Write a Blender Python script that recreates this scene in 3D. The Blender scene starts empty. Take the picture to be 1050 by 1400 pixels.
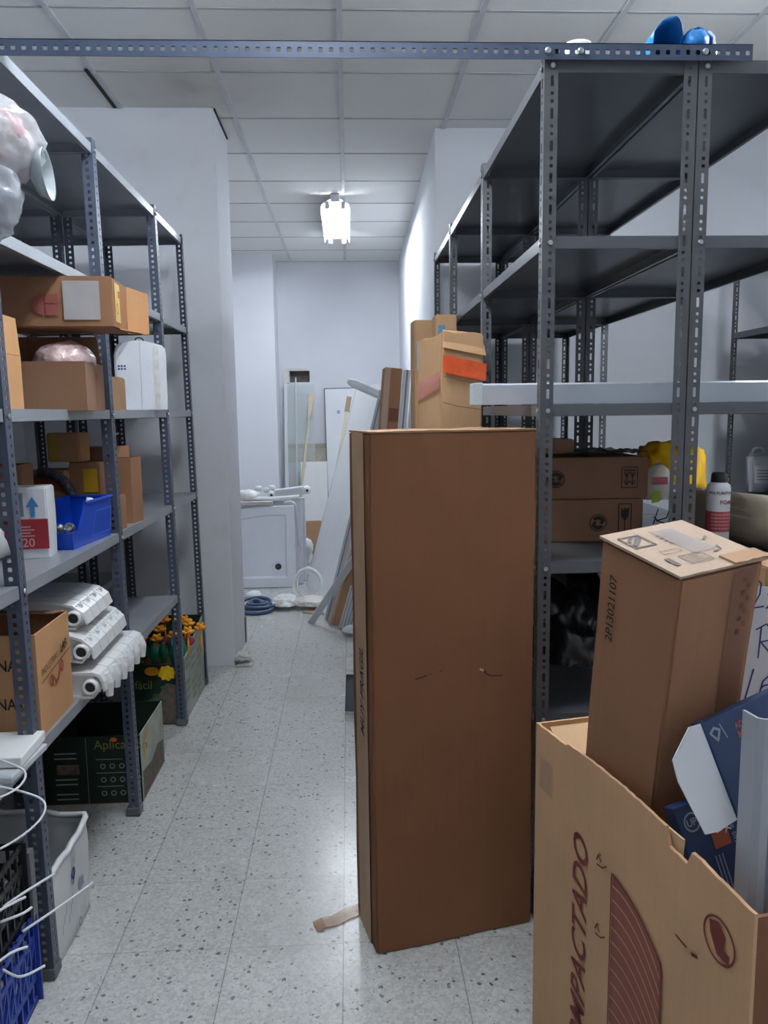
import bpy, bmesh, math, random
from mathutils import Vector, Matrix, noise
random.seed(7)
S = bpy.context.scene
COL = S.collection
V = Vector
PI = math.pi
def R(a): return math.radians(a)

# ------------------------------------------------------------------ camera
cam = bpy.data.cameras.new('camera'); co = bpy.data.objects.new('camera', cam); COL.objects.link(co)
cam.sensor_fit = 'VERTICAL'; cam.sensor_height = 36.0
cam.lens = 1051.0 / 1400.0 * 36.0
cam.clip_start = 0.05
fw = V((0.0462, 0.9905, -0.1298)).normalized()
up = V((0.0190, 0.1291, 0.9914)); up = (up - fw * up.dot(fw)).normalized()
# camera axes expressed in world space (rows of the calibrated matrix)
cx = V((0.9988471, -0.0461818, -0.0131053)); cy = V((0.0189781, 0.1291206, 0.9914473)); cz = V((-0.0440947, -0.9905529, 0.1298482))
M = Matrix((cx, cy, cz)).transposed().to_4x4()
M.translation = V((0, 0, 1.5))
co.matrix_world = M
S.camera = co

# ------------------------------------------------------------------ world, exposure
w = bpy.data.worlds.new('world'); S.world = w; w.use_nodes = True
w.node_tree.nodes['Background'].inputs[0].default_value = (0.5, 0.6, 0.8, 1)
w.node_tree.nodes['Background'].inputs[1].default_value = 0.02
S.view_settings.view_transform = 'Standard'; S.view_settings.look = 'None'
S.view_settings.gamma = 1.0; S.view_settings.use_curve_mapping = False
S.view_settings.exposure = 0.0
LAMP_FAR = 162.0      # tube emission, corridor batten
LAMP_NEAR = 150.0     # tube emission, batten over the aisle (above the frame)
FILL_REAR = 48.0      # tube emission, unseen batten added behind the camera as diffuse fill
FILL_SIDE = 135.0      # tube emission, unseen batten added on the right to brighten the back wall
TUBE_COL = (0.86, 0.93, 1.0, 1)

# ------------------------------------------------------------------ materials
def lin(c):
    return tuple(((v / 255) / 12.92 if v / 255 <= 0.04045 else ((v / 255 + 0.055) / 1.055) ** 2.4) for v in c) + (1,)
MATS = {}
class NT:
    def __init__(s, m): s.t = m.node_tree; s.n = s.t.nodes; s.l = s.t.links
    def add(s, kind, **kw):
        x = s.n.new(kind)
        for k, v in kw.items(): setattr(x, k, v)
        return x
    def math(s, op, a, b=None, c=None):
        x = s.n.new('ShaderNodeMath'); x.operation = op
        for i, v in enumerate((a, b, c)):
            if v is None: continue
            if isinstance(v, (int, float)): x.inputs[i].default_value = v
            else: s.l.new(v, x.inputs[i])
        return x.outputs[0]
    def mix(s, f, a, b):
        x = s.n.new('ShaderNodeMix'); x.data_type = 'RGBA'
        for i, v in ((0, f), (6, a), (7, b)):
            if isinstance(v, (int, float)): x.inputs[i].default_value = v
            elif isinstance(v, tuple): x.inputs[i].default_value = v
            else: s.l.new(v, x.inputs[i])
        return x.outputs[2]
def mat(name, rgb, rough=0.6, metal=0.0, var=0.12, scale=9.0, bump=0.0, bscale=60.0, spec=0.5, stretch=None, alpha=None, trans=0.0):
    if name in MATS: return MATS[name]
    m = bpy.data.materials.new(name); m.use_nodes = True; nt = NT(m)
    b = nt.n['Principled BSDF']; c = lin(rgb)
    b.inputs['Roughness'].default_value = rough; b.inputs['Metallic'].default_value = metal
    b.inputs['Specular IOR Level'].default_value = spec
    tc = nt.add('ShaderNodeTexCoord'); src = tc.outputs['Object']
    if stretch:
        mp = nt.add('ShaderNodeMapping'); mp.inputs['Scale'].default_value = stretch; nt.l.new(src, mp.inputs[0]); src = mp.outputs[0]
    nz = nt.add('ShaderNodeTexNoise'); nz.inputs['Scale'].default_value = scale; nz.inputs['Detail'].default_value = 5
    nt.l.new(src, nz.inputs['Vector'])
    d = tuple(min(1, v * (1 + var)) for v in c[:3]) + (1,); e = tuple(v * (1 - var) for v in c[:3]) + (1,)
    nt.l.new(nt.mix(nt.math('MULTIPLY_ADD', nz.outputs[0], 2.0, -0.5), e, d), b.inputs['Base Color'])
    if bump:
        n2 = nt.add('ShaderNodeTexNoise'); n2.inputs['Scale'].default_value = bscale; n2.inputs['Detail'].default_value = 3
        nt.l.new(src, n2.inputs['Vector'])
        bp = nt.add('ShaderNodeBump'); bp.inputs['Strength'].default_value = bump; bp.inputs['Distance'].default_value = 0.01
        nt.l.new(n2.outputs[0], bp.inputs['Height']); nt.l.new(bp.outputs[0], b.inputs['Normal'])
    if alpha is not None: b.inputs['Alpha'].default_value = alpha
    if trans: b.inputs['Transmission Weight'].default_value = trans; b.inputs['IOR'].default_value = 1.35
    MATS[name] = m
    return m
def kraft(name, rgb, rough=0.75, flute=1.0):
    """corrugated cardboard: faint vertical flutes, fibres, scuffs"""
    if name in MATS: return MATS[name]
    m = bpy.data.materials.new(name); m.use_nodes = True; nt = NT(m); b = nt.n['Principled BSDF']; c = lin(rgb)
    b.inputs['Roughness'].default_value = rough; b.inputs['Specular IOR Level'].default_value = 0.25
    tc = nt.add('ShaderNodeTexCoord'); src = tc.outputs['Object']
    mp = nt.add('ShaderNodeMapping'); mp.inputs['Scale'].default_value = (1, 1, 0.03); nt.l.new(src, mp.inputs[0])
    n1 = nt.add('ShaderNodeTexNoise'); n1.inputs['Scale'].default_value = 110; n1.inputs['Detail'].default_value = 2; nt.l.new(mp.outputs[0], n1.inputs['Vector'])
    n2 = nt.add('ShaderNodeTexNoise'); n2.inputs['Scale'].default_value = 5; n2.inputs['Detail'].default_value = 6; nt.l.new(src, n2.inputs['Vector'])
    n3 = nt.add('ShaderNodeTexNoise'); n3.inputs['Scale'].default_value = 420; nt.l.new(src, n3.inputs['Vector'])
    f = nt.math('ADD', nt.math('MULTIPLY', n1.outputs[0], 0.16 * flute), nt.math('ADD', nt.math('MULTIPLY', n2.outputs[0], 0.55), nt.math('MULTIPLY', n3.outputs[0], 0.35)))
    lo = tuple(v * 0.80 for v in c[:3]) + (1,); hi = tuple(min(1, v * 1.2) for v in c[:3]) + (1,)
    nt.l.new(nt.mix(nt.math('MULTIPLY_ADD', f, 1.6, -0.35), lo, hi), b.inputs['Base Color'])
    bp = nt.add('ShaderNodeBump'); bp.inputs['Strength'].default_value = 0.05 * flute; bp.inputs['Distance'].default_value = 0.004
    nt.l.new(n1.outputs[0], bp.inputs['Height']); nt.l.new(bp.outputs[0], b.inputs['Normal'])
    MATS[name] = m
    return m
def emit(name, col, st):
    m = bpy.data.materials.new(name); m.use_nodes = True; nt = m.node_tree; nt.nodes.clear()
    e = nt.nodes.new('ShaderNodeEmission'); e.inputs[0].default_value = col; e.inputs[1].default_value = st
    o = nt.nodes.new('ShaderNodeOutputMaterial'); nt.links.new(e.outputs[0], o.inputs[0])
    return m
def floor_mat():
    m = bpy.data.materials.new('terrazzo'); m.use_nodes = True; nt = NT(m); b = nt.n['Principled BSDF']
    g = nt.add('ShaderNodeNewGeometry'); sp = nt.add('ShaderNodeSeparateXYZ'); nt.l.new(g.outputs['Position'], sp.inputs[0])
    T = 0.3205
    u = nt.math('DIVIDE', nt.math('ADD', sp.outputs[0], 0.042 + 32.05), T); v = nt.math('DIVIDE', nt.math('ADD', sp.outputs[1], 32.05 - 2.015), T)
    cu, cv = nt.math('FLOOR', u), nt.math('FLOOR', v)
    def edge(t):
        fr = nt.math('FRACT', t)
        return nt.math('MINIMUM', fr, nt.math('SUBTRACT', 1.0, fr))
    ed = nt.math('MINIMUM', edge(u), nt.math('ADD', edge(v), 0.0028))
    joint = nt.math('LESS_THAN', ed, 0.0052)
    cb = nt.add('ShaderNodeCombineXYZ'); nt.l.new(cu, cb.inputs[0]); nt.l.new(cv, cb.inputs[1])
    wn = nt.add('ShaderNodeTexWhiteNoise'); wn.noise_dimensions = '2D'; nt.l.new(cb.outputs[0], wn.inputs['Vector'])
    # stone chips at two sizes
    dn = nt.add('ShaderNodeTexNoise'); dn.inputs['Scale'].default_value = 90; dn.inputs['Detail'].default_value = 2; nt.l.new(g.outputs['Position'], dn.inputs['Vector'])
    vs_ = nt.add('ShaderNodeVectorMath'); vs_.operation = 'SCALE'; vs_.inputs['Scale'].default_value = 0.014; nt.l.new(dn.outputs['Color'], vs_.inputs[0])
    va = nt.add('ShaderNodeVectorMath'); va.operation = 'ADD'; nt.l.new(g.outputs['Position'], va.inputs[0]); nt.l.new(vs_.outputs[0], va.inputs[1])
    v1 = nt.add('ShaderNodeTexVoronoi'); v1.inputs['Scale'].default_value = 62; nt.l.new(va.outputs[0], v1.inputs['Vector'])
    v2 = nt.add('ShaderNodeTexVoronoi'); v2.inputs['Scale'].default_value = 130; nt.l.new(va.outputs[0], v2.inputs['Vector'])
    s1 = nt.add('ShaderNodeSeparateColor'); nt.l.new(v1.outputs['Color'], s1.inputs[0])
    s2 = nt.add('ShaderNodeSeparateColor'); nt.l.new(v2.outputs['Color'], s2.inputs[0])
    base = nt.mix(s2.outputs[0], lin((172, 173, 172)), lin((200, 200, 197)))
    light = nt.math('MULTIPLY', nt.math('GREATER_THAN', s1.outputs[1], 0.72), nt.math('LESS_THAN', v1.outputs['Distance'], 0.42))
    base = nt.mix(nt.math('MULTIPLY', light, 0.4), base, lin((206, 206, 203)))
    sz = nt.math('MULTIPLY_ADD', s1.outputs[2], 0.42, 0.14)
    dk = nt.math('MULTIPLY', nt.math('LESS_THAN', s1.outputs[0], 0.095), nt.math('LESS_THAN', v1.outputs['Distance'], sz))
    dcol = nt.mix(s1.outputs[1], lin((84, 80, 78)), lin((130, 126, 122)))
    base = nt.mix(nt.math('MULTIPLY', dk, 0.9), base, dcol)
    d2 = nt.math('MULTIPLY', nt.math('LESS_THAN', s2.outputs[1], 0.06), nt.math('LESS_THAN', v2.outputs['Distance'], 0.35))
    base = nt.mix(nt.math('MULTIPLY', d2, 0.7), base, lin((120, 112, 106)))
    nz = nt.add('ShaderNodeTexNoise'); nz.inputs['Scale'].default_value = 1.7; nz.inputs['Detail'].default_value = 7; nt.l.new(g.outputs['Position'], nz.inputs['Vector'])
    st = nt.math('MULTIPLY', nt.math('GREATER_THAN', nz.outputs[0], 0.56), nt.math('SUBTRACT', nz.outputs[0], 0.56))
    base = nt.mix(nt.math('MULTIPLY', st, 1.3), base, lin((150, 138, 116)))
    base = nt.mix(nt.math('MULTIPLY', wn.outputs[0], 0.04), base, lin((150, 155, 162)))
    base = nt.mix(nt.math('MULTIPLY', joint, 0.55), base, lin((92, 92, 90)))
    nt.l.new(base, b.inputs['Base Color'])
    nt.l.new(nt.math('ADD', nt.math('MULTIPLY_ADD', wn.outputs[0], 0.07, 0.15), nt.math('MULTIPLY', nz.outputs[0], 0.12)), b.inputs['Roughness'])
    b.inputs['Specular IOR Level'].default_value = 0.45
    bp = nt.add('ShaderNodeBump'); bp.inputs['Strength'].default_value = 0.25; bp.inputs['Distance'].default_value = 0.002; bp.invert = True
    nt.l.new(joint, bp.inputs['Height']); nt.l.new(bp.outputs[0], b.inputs['Normal'])
    return m
def wall_mat(name, rgb, dirt=0.0):
    m = mat(name, rgb, 0.85, var=0.035, scale=2.2, bump=0.06, bscale=160, spec=0.2)
    if dirt:
        nt = NT(m); b = nt.n['Principled BSDF']; src = b.inputs['Base Color'].links[0].from_socket
        g = nt.add('ShaderNodeNewGeometry'); nz = nt.add('ShaderNodeTexNoise'); nz.inputs['Scale'].default_value = 7; nz.inputs['Detail'].default_value = 8
        nt.l.new(g.outputs['Position'], nz.inputs['Vector'])
        f = nt.math('MULTIPLY', nt.math('MAXIMUM', nt.math('SUBTRACT', nz.outputs[0], 0.58), 0.0), dirt * 5)
        nt.l.new(nt.mix(f, src, lin((150, 142, 132))), b.inputs['Base Color'])
    return m
def ceiling_mat():
    m = bpy.data.materials.new('ceiling_panel'); m.use_nodes = True; nt = NT(m); b = nt.n['Principled BSDF']
    b.inputs['Roughness'].default_value = 0.9; b.inputs['Specular IOR Level'].default_value = 0.1
    g = nt.add('ShaderNodeNewGeometry'); sp = nt.add('ShaderNodeSeparateXYZ'); nt.l.new(g.outputs['Position'], sp.inputs[0])
    u = nt.math('FLOOR', nt.math('DIVIDE', nt.math('ADD', sp.outputs[0], 0.01 + 6), 0.6)); v = nt.math('FLOOR', nt.math('DIVIDE', nt.math('ADD', sp.outputs[1], 6 - 8.84 + 6), 0.6))
    cb = nt.add('ShaderNodeCombineXYZ'); nt.l.new(u, cb.inputs[0]); nt.l.new(v, cb.inputs[1])
    wn = nt.add('ShaderNodeTexWhiteNoise'); wn.noise_dimensions = '2D'; nt.l.new(cb.outputs[0], wn.inputs['Vector'])
    nz = nt.add('ShaderNodeTexNoise'); nz.inputs['Scale'].default_value = 190; nt.l.new(g.outputs['Position'], nz.inputs['Vector'])
    base = nt.mix(nz.outputs[0], lin((226, 226, 224)), lin((240, 240, 238)))
    base = nt.mix(nt.math('MULTIPLY', wn.outputs[0], 0.25), base, lin((205, 202, 196)))
    # brown damp stain near the wall corner
    n2 = nt.add('ShaderNodeTexNoise'); n2.inputs['Scale'].default_value = 3.5; n2.inputs['Detail'].default_value = 6; nt.l.new(g.outputs['Position'], n2.inputs['Vector'])
    ds = nt.add('ShaderNodeVectorMath'); ds.operation = 'DISTANCE'; nt.l.new(g.outputs['Position'], ds.inputs[0]); ds.inputs[1].default_value = (-0.78, 4.2, 3.16)
    f = nt.math('MULTIPLY', nt.math('MAXIMUM', nt.math('SUBTRACT', 0.55, ds.outputs['Value']), 0.0), nt.math('MULTIPLY', n2.outputs[0], 1.5))
    base = nt.mix(f, base, lin((140, 118, 92)))
    nt.l.new(base, b.inputs['Base Color'])
    return m

# ------------------------------------------------------------------ mesh helpers
def put(o, parent=None):
    COL.objects.link(o)
    if parent is not None: o.parent = parent
    return o
def obj(name, bm, m, parent=None, loc=None, rot=None, smooth=False, mods=(), label=None, bevel=0.0):
    bmesh.ops.recalc_face_normals(bm, faces=bm.faces)
    me = bpy.data.meshes.new(name); bm.to_mesh(me); bm.free()
    for x in (m if isinstance(m, (list, tuple)) else [m]): me.materials.append(x)
    if smooth: me.polygons.foreach_set('use_smooth', [True] * len(me.polygons))
    o = put(bpy.data.objects.new(name, me), parent)
    if loc is not None: o.location = loc
    if rot is not None: o.rotation_euler = rot
    if bevel:
        b = o.modifiers.new('bevel', 'BEVEL'); b.width = bevel; b.segments = 2; b.limit_method = 'ANGLE'
    for k, kw in mods:
        x = o.modifiers.new(k.lower(), k)
        for a, v in kw.items(): setattr(x, a, v)
    if label: o['label'] = label
    return o
def tag(o, label, cat, group=None, kind=None):
    o['label'] = label; o['category'] = cat
    if group: o['group'] = group
    if kind: o['kind'] = kind
    return o
def thing(name, label, cat, loc=(0, 0, 0), rotz=0.0, group=None):
    o = put(bpy.data.objects.new(name, None)); o.location = loc; o.rotation_euler = (0, 0, rotz); o.empty_display_size = 0.1
    return tag(o, label, cat, group)
def struct(name, bm, m, parent=None, **kw):
    o = obj(name, bm, m, parent, **kw)
    if parent is None: o['kind'] = 'structure'
    return o
def B(): return bmesh.new()
def dup(o, parent, loc=None, rot=None):
    c = o.copy(); COL.objects.link(c); c.parent = parent
    if loc is not None: c.location = loc
    if rot is not None: c.rotation_euler = rot
    return c
def box(bm, x0, x1, y0, y1, z0, z1, T=None):
    vs = [bm.verts.new(V(p) if T is None else T @ V(p)) for p in ((x0, y0, z0), (x1, y0, z0), (x1, y1, z0), (x0, y1, z0), (x0, y0, z1), (x1, y0, z1), (x1, y1, z1), (x0, y1, z1))]
    for f in ((0, 3, 2, 1), (4, 5, 6, 7), (0, 1, 5, 4), (1, 2, 6, 5), (2, 3, 7, 6), (3, 0, 4, 7)): bm.faces.new([vs[i] for i in f])
    return bm
def hexa(bm, p):
    vs = [bm.verts.new(V(q)) for q in p]
    for f in ((0, 3, 2, 1), (4, 5, 6, 7), (0, 1, 5, 4), (1, 2, 6, 5), (2, 3, 7, 6), (3, 0, 4, 7)): bm.faces.new([vs[i] for i in f])
    return bm
def prism(bm, pts, n, t):
    """solid slab from a 3-D outline, thickness t along n"""
    n = V(n).normalized() * t
    a = [bm.verts.new(V(p)) for p in pts]; b = [bm.verts.new(V(p) + n) for p in pts]
    k = len(a); bm.faces.new(a); bm.faces.new(b[::-1])
    for i in range(k): bm.faces.new((a[i], b[i], b[(i + 1) % k], a[(i + 1) % k]))
    return bm
def tube(bm, pts, r, n=8, cap=True, closed=False):
    pts = [V(p) for p in pts]; rings = []; N = len(pts); rr = r if isinstance(r, (list, tuple)) else [r] * N
    side = None
    for i, p in enumerate(pts):
        if closed: t = pts[(i + 1) % N] - pts[i - 1]
        else: t = pts[min(i + 1, N - 1)] - pts[max(i - 1, 0)]
        t.normalize()
        if side is None:
            side = t.cross(V((0, 0, 1))); side = t.cross(V((1, 0, 0))) if side.length < 0.1 else side
        side = (side - t * side.dot(t)).normalized(); bi = t.cross(side)
        rings.append([bm.verts.new(p + (side * math.cos(2 * PI * k / n) + bi * math.sin(2 * PI * k / n)) * rr[i]) for k in range(n)])
    for i in range(N if closed else N - 1):
        a, b = rings[i], rings[(i + 1) % N]
        for k in range(n): bm.faces.new((a[k], a[(k + 1) % n], b[(k + 1) % n], b[k]))
    if cap and not closed: bm.faces.new(rings[0][::-1]); bm.faces.new(rings[-1])
    return bm
def lathe(bm, prof, n=24, T=None):
    rings = []
    for r, z in prof:
        rings.append([bm.verts.new((T or Matrix()) @ V((r * math.cos(2 * PI * k / n), r * math.sin(2 * PI * k / n), z))) for k in range(n)])
    for a, b in zip(rings, rings[1:]):
        for k in range(n): bm.faces.new((a[k], a[(k + 1) % n], b[(k + 1) % n], b[k]))
    bm.faces.new(rings[0][::-1]); bm.faces.new(rings[-1])
    return bm
def smoothpath(pts, k=6):
    pts = [V(p) for p in pts]; out = []
    for i in range(len(pts) - 1):
        p0, p1, p2, p3 = pts[max(i - 1, 0)], pts[i], pts[i + 1], pts[min(i + 2, len(pts) - 1)]
        for j in range(k):
            t = j / k
            out.append(0.5 * ((2 * p1) + (p2 - p0) * t + (2 * p0 - 5 * p1 + 4 * p2 - p3) * t * t + (3 * p1 - p0 - 3 * p2 + p3) * t ** 3))
    out.append(pts[-1]); return out
def blob(bm, rx, ry, rz, c=(0, 0, 0), sub=4, amp=0.25, freq=4.0, seed=0, flat=None, crease=True):
    """crumpled lump (bags, cloth)"""
    r = bmesh.ops.create_icosphere(bm, subdivisions=sub, radius=1.0)
    for v in r['verts']:
        d = v.co.normalized(); o = V((seed * 7.3, seed * 3.1, seed * 1.7))
        n = noise.fractal(d * freq + o, 1.0, 2.0, 4) if not crease else (0.5 - abs(noise.noise(d * freq + o))) * 1.2 + 0.5 * (0.4 - abs(noise.noise(d * freq * 2.3 + o)))
        s = 1 + amp * n
        v.co = V((d.x * rx * s, d.y * ry * s, d.z * rz * s))
        if flat is not None and v.co.z < flat: v.co.z = flat + 0.02 * (v.co.z - flat)
        v.co += V(c)
    return bm
def wavy(bm, amp=0.003, freq=5.0, seed=0):
    for v in bm.verts:
        o = V((seed * 3.3, seed * 1.9, seed))
        v.co += V((noise.noise(v.co * freq + o), noise.noise(v.co * freq + o + V((9, 0, 0))), 0.4 * noise.noise(v.co * freq + o + V((0, 9, 0))))) * amp
    return bm

# ---- flat printed marks: text and shapes laid on a face
class Face:
    """a frame on a surface: origin o, right u, up v (local to the parent)"""
    def __init__(s, o, u, v, eps=0.0012):
        s.o = V(o); s.u = V(u).normalized(); s.v = V(v).normalized(); s.n = s.u.cross(s.v); s.eps = eps
    def p(s, a, b, k=1.0): return s.o + s.u * a + s.v * b + s.n * s.eps * k
    def turned(s, a, b, ang):
        c, q = math.cos(ang), math.sin(ang)
        return Face(s.o + s.u * a + s.v * b, s.u * c + s.v * q, s.v * c - s.u * q, s.eps)
def text_bm(bm, f, s, size, a=0, b=0, shear=0.0, bold=0.0, align='LEFT', sx=1.0):
    cu = bpy.data.curves.new('lettering', 'FONT'); cu.body = s; cu.size = size; cu.shear = shear; cu.offset = bold * size; cu.align_x = align; cu.resolution_u = 3
    o = bpy.data.objects.new('lettering', cu); COL.objects.link(o)
    dg = bpy.context.evaluated_depsgraph_get(); me = bpy.data.meshes.new_from_object(o.evaluated_get(dg))
    vs = [bm.verts.new(f.p(a + v.co.x * sx, b + v.co.y)) for v in me.vertices]
    for p in me.polygons:
        try: bm.faces.new([vs[i] for i in p.vertices])
        except ValueError: pass
    bpy.data.objects.remove(o); bpy.data.curves.remove(cu); bpy.data.meshes.remove(me)
    return bm
def poly(bm, f, pts, k=1.0): bm.faces.new([bm.verts.new(f.p(a, b, k)) for a, b in pts]); return bm
def rect(bm, f, a0, a1, b0, b1, k=1.0): return poly(bm, f, ((a0, b0), (a1, b0), (a1, b1), (a0, b1)), k)
def stroke(bm, f, pts, wd, closed=False, k=1.0):
    n = len(pts)
    for i in range(n if closed else n - 1):
        (x0, y0), (x1, y1) = pts[i], pts[(i + 1) % n]; l = math.hypot(x1 - x0, y1 - y0) or 1; nx, ny = -(y1 - y0) / l * wd / 2, (x1 - x0) / l * wd / 2
        ex, ey = (x1 - x0) / l * wd * .3, (y1 - y0) / l * wd * .3
        poly(bm, f, ((x0 - ex + nx, y0 - ey + ny), (x0 - ex - nx, y0 - ey - ny), (x1 + ex - nx, y1 + ey - ny), (x1 + ex + nx, y1 + ey + ny)), k)
    return bm
def ring(bm, f, a, b, ra, rb, wd, a0=0.0, a1=2 * PI, n=28):
    for i in range(n):
        t0, t1 = a0 + (a1 - a0) * i / n, a0 + (a1 - a0) * (i + 1) / n
        poly(bm, f, ((a + ra * math.cos(t0), b + rb * math.sin(t0)), (a + ra * math.cos(t1), b + rb * math.sin(t1)),
                     (a + (ra - wd) * math.cos(t1), b + (rb - wd) * math.sin(t1)), (a + (ra - wd) * math.cos(t0), b + (rb - wd) * math.sin(t0))))
    return bm
def swirl(bm, f, a, b, r):
    """two interlocking arrows in a circle"""
    ring(bm, f, a, b, r, r, r * 0.10)
    for k in (0, PI):
        ring(bm, f, a, b, r * 0.78, r * 0.78, r * 0.42, k + 0.35, k + 2.5, 14)
        t = k + 0.3
        poly(bm, f, [(a + q * r * math.cos(t + e), b + q * r * math.sin(t + e)) for q, e in ((0.9, 0.15), (0.12, 0.1), (0.52, -0.75))])
    return bm
def printed(parent, f, fn, m, name='printed_mark', label=None):
    bm = B(); fn(bm, f)
    o = obj(name, bm, m, parent, label=label); return o

# ---- cartons
def carton(label, w, d, h, loc, rotz, m, group=None, name='cardboard_box', open_=False, flaps=(), tape=None, amp=0.003, seed=1, thick=0.005, inner=None, cat='box'):
    t = thing(name, label, cat, loc, rotz, group)
    bm = B()
    if not open_:
        bmesh.ops.create_cube(bm, size=1.0, matrix=Matrix.Translation((0, 0, h / 2)) @ Matrix.Diagonal((w, d, h, 1)))
        bmesh.ops.bevel(bm, geom=bm.edges[:], offset=0.004, segments=2, affect='EDGES')
        bmesh.ops.subdivide_edges(bm, edges=[e for e in bm.edges if e.calc_length() > 0.03], cuts=6, use_grid_fill=True)
        wavy(bm, amp, 6.0, seed)
        for v in bm.verts: v.co.z = max(v.co.z, 0.0005)
    else:
        x, y, k = w / 2, d / 2, thick
        for (x0, x1, y0, y1, z0, z1) in ((-x, x, -y, y, 0, k), (-x, -x + k, -y, y, k, h), (x - k, x, -y, y, k, h), (-x + k, x - k, -y, -y + k, k, h), (-x + k, x - k, y - k, y, k, h)):
            box(bm, x0, x1, y0, y1, z0, z1)
    obj('body', bm, m, t)
    for side, ln, ang in flaps:      # side: 0 -y, 1 +x, 2 +y, 3 -x ; ang: 0 = flat outwards, 90 = straight up, 180 = folded in
        sg = (V((0, -1, 0)), V((1, 0, 0)), V((0, 1, 0)), V((-1, 0, 0)))[side]
        half = (w if side in (0, 2) else d) / 2 - 0.004; dist = (d if side in (0, 2) else w) / 2 - 0.003
        ax = V((0, 0, 1)).cross(sg); o = sg * dist + V((0, 0, h)); a = R(ang)
        dr = sg * math.cos(a) + V((0, 0, 1)) * math.sin(a); n = ax.cross(dr)
        bm = B(); prism(bm, (o - ax * half, o + ax * half, o + ax * (half - 0.008) + dr * ln, o - ax * (half - 0.008) + dr * ln), n, 0.004)
        obj('flap', bm, inner or m, t)
    if tape:
        bm = B(); f = Face((0, 0, h + 0.003), (1, 0, 0), (0, 1, 0)); rect(bm, f, -w / 2, w / 2, -0.025, 0.025)
        obj('tape', bm, tape, t)
    t['wdh'] = (w, d, h)
    return t
def front(w, d, h): return Face((-w / 2, -d / 2 - 0.003, 0), (1, 0, 0), (0, 0, 1))
def rightf(w, d, h): return Face((w / 2 + 0.003, -d / 2, 0), (0, 1, 0), (0, 0, 1))
def leftf(w, d, h): return Face((-w / 2 - 0.003, d / 2, 0), (0, -1, 0), (0, 0, 1))
def topf(w, d, h): return Face((-w / 2, -d / 2, h + 0.003), (1, 0, 0), (0, 1, 0))

# ---- things that lean: local z runs from foot to head
def leaning(name, label, cat, p0, p1, wdir, group=None):
    p0, p1 = V(p0), V(p1); z = (p1 - p0).normalized(); x = V(wdir); x = (x - z * x.dot(z)).normalized(); y = z.cross(x)
    t = thing(name, label, cat, (0, 0, 0), 0, group)
    mx = Matrix((x, y, z)).transposed().to_4x4(); mx.translation = p0; t.matrix_world = mx
    return t, (p1 - p0).length

# palette
WALL = wall_mat('white_wall_paint', (222, 224, 230))
WALLD = wall_mat('scuffed_white_wall', (222, 224, 230), 0.12)
K_TALL = kraft('brown_kraft', (124, 84, 58)); K_BIG = kraft('light_kraft', (200, 160, 122)); K_SM = kraft('pinkish_kraft', (156, 114, 86))
K_TAN = kraft('tan_kraft', (172, 136, 106)); K_DK = kraft('dark_kraft', (136, 103, 80)); K_OR = kraft('orange_kraft', (192, 146, 104))
K_LT = kraft('pale_brown_kraft', (198, 158, 118)); K_IN = kraft('pale_inner_kraft', (214, 180, 140)); K_TOP = kraft('pale_kraft', (184, 160, 140))
INK = mat('black_ink', (34, 28, 26), 0.7); INKR = mat('maroon_ink', (118, 44, 40), 0.7); INKB = mat('blue_pen', (52, 56, 130), 0.6); INKG = mat('grey_ink', (110, 100, 96), 0.7)
PAPER = mat('white_paper', (216, 218, 222), 0.7, var=0.05); WHITE = mat('white_enamel', (232, 233, 234), 0.28, var=0.03); WPL = mat('white_plastic', (222, 225, 230), 0.4, var=0.04)
ACR = mat('white_acrylic', (234, 236, 244), 0.22, var=0.02)
POST_L = mat('blue_grey_paint', (71, 78, 94), 0.42, var=0.10, scale=14, spec=0.5); POST_R = mat('grey_paint', (80, 81, 85), 0.42, var=0.10, scale=14)
SHELF_L = mat('pale_grey_shelf', (150, 155, 162), 0.36, metal=0.25, var=0.10, scale=7); SHELF_R = mat('grey_shelf', (94, 97, 102), 0.32, metal=0.3, var=0.10, scale=6)
BOLT = mat('zinc_bolt', (190, 192, 196), 0.3, metal=0.9); FOOT = mat('grey_plastic_foot', (96, 98, 104), 0.5)
ALU = mat('aluminium', (204, 207, 212), 0.32, metal=0.15, var=0.06); GALV = mat('galvanised', (196, 200, 204), 0.4, metal=0.15); WALU = mat('white_lacquered_aluminium', (218, 220, 224), 0.3, var=0.03)
CLEAR = mat('clear_polythene', (225, 228, 234), 0.12, var=0.05, alpha=0.45, bump=0.6, bscale=30)
TAPE = mat('clear_brown_tape', (178, 138, 104), 0.25, alpha=0.6)
ORT = mat('orange_tape', (240, 92, 40), 0.25, var=0.3, scale=16, bump=0.5, bscale=30)
BLACK = mat('black_plastic', (26, 27, 30), 0.4); BLACKB = mat('black_polythene', (26, 27, 30), 0.28, bump=0.4, bscale=25)
BLUE = mat('blue_plastic', (16, 72, 190), 0.3, var=0.08)
EDGE = mat('dark_edge_trim', (92, 96, 104), 0.4, metal=0.3)

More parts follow.
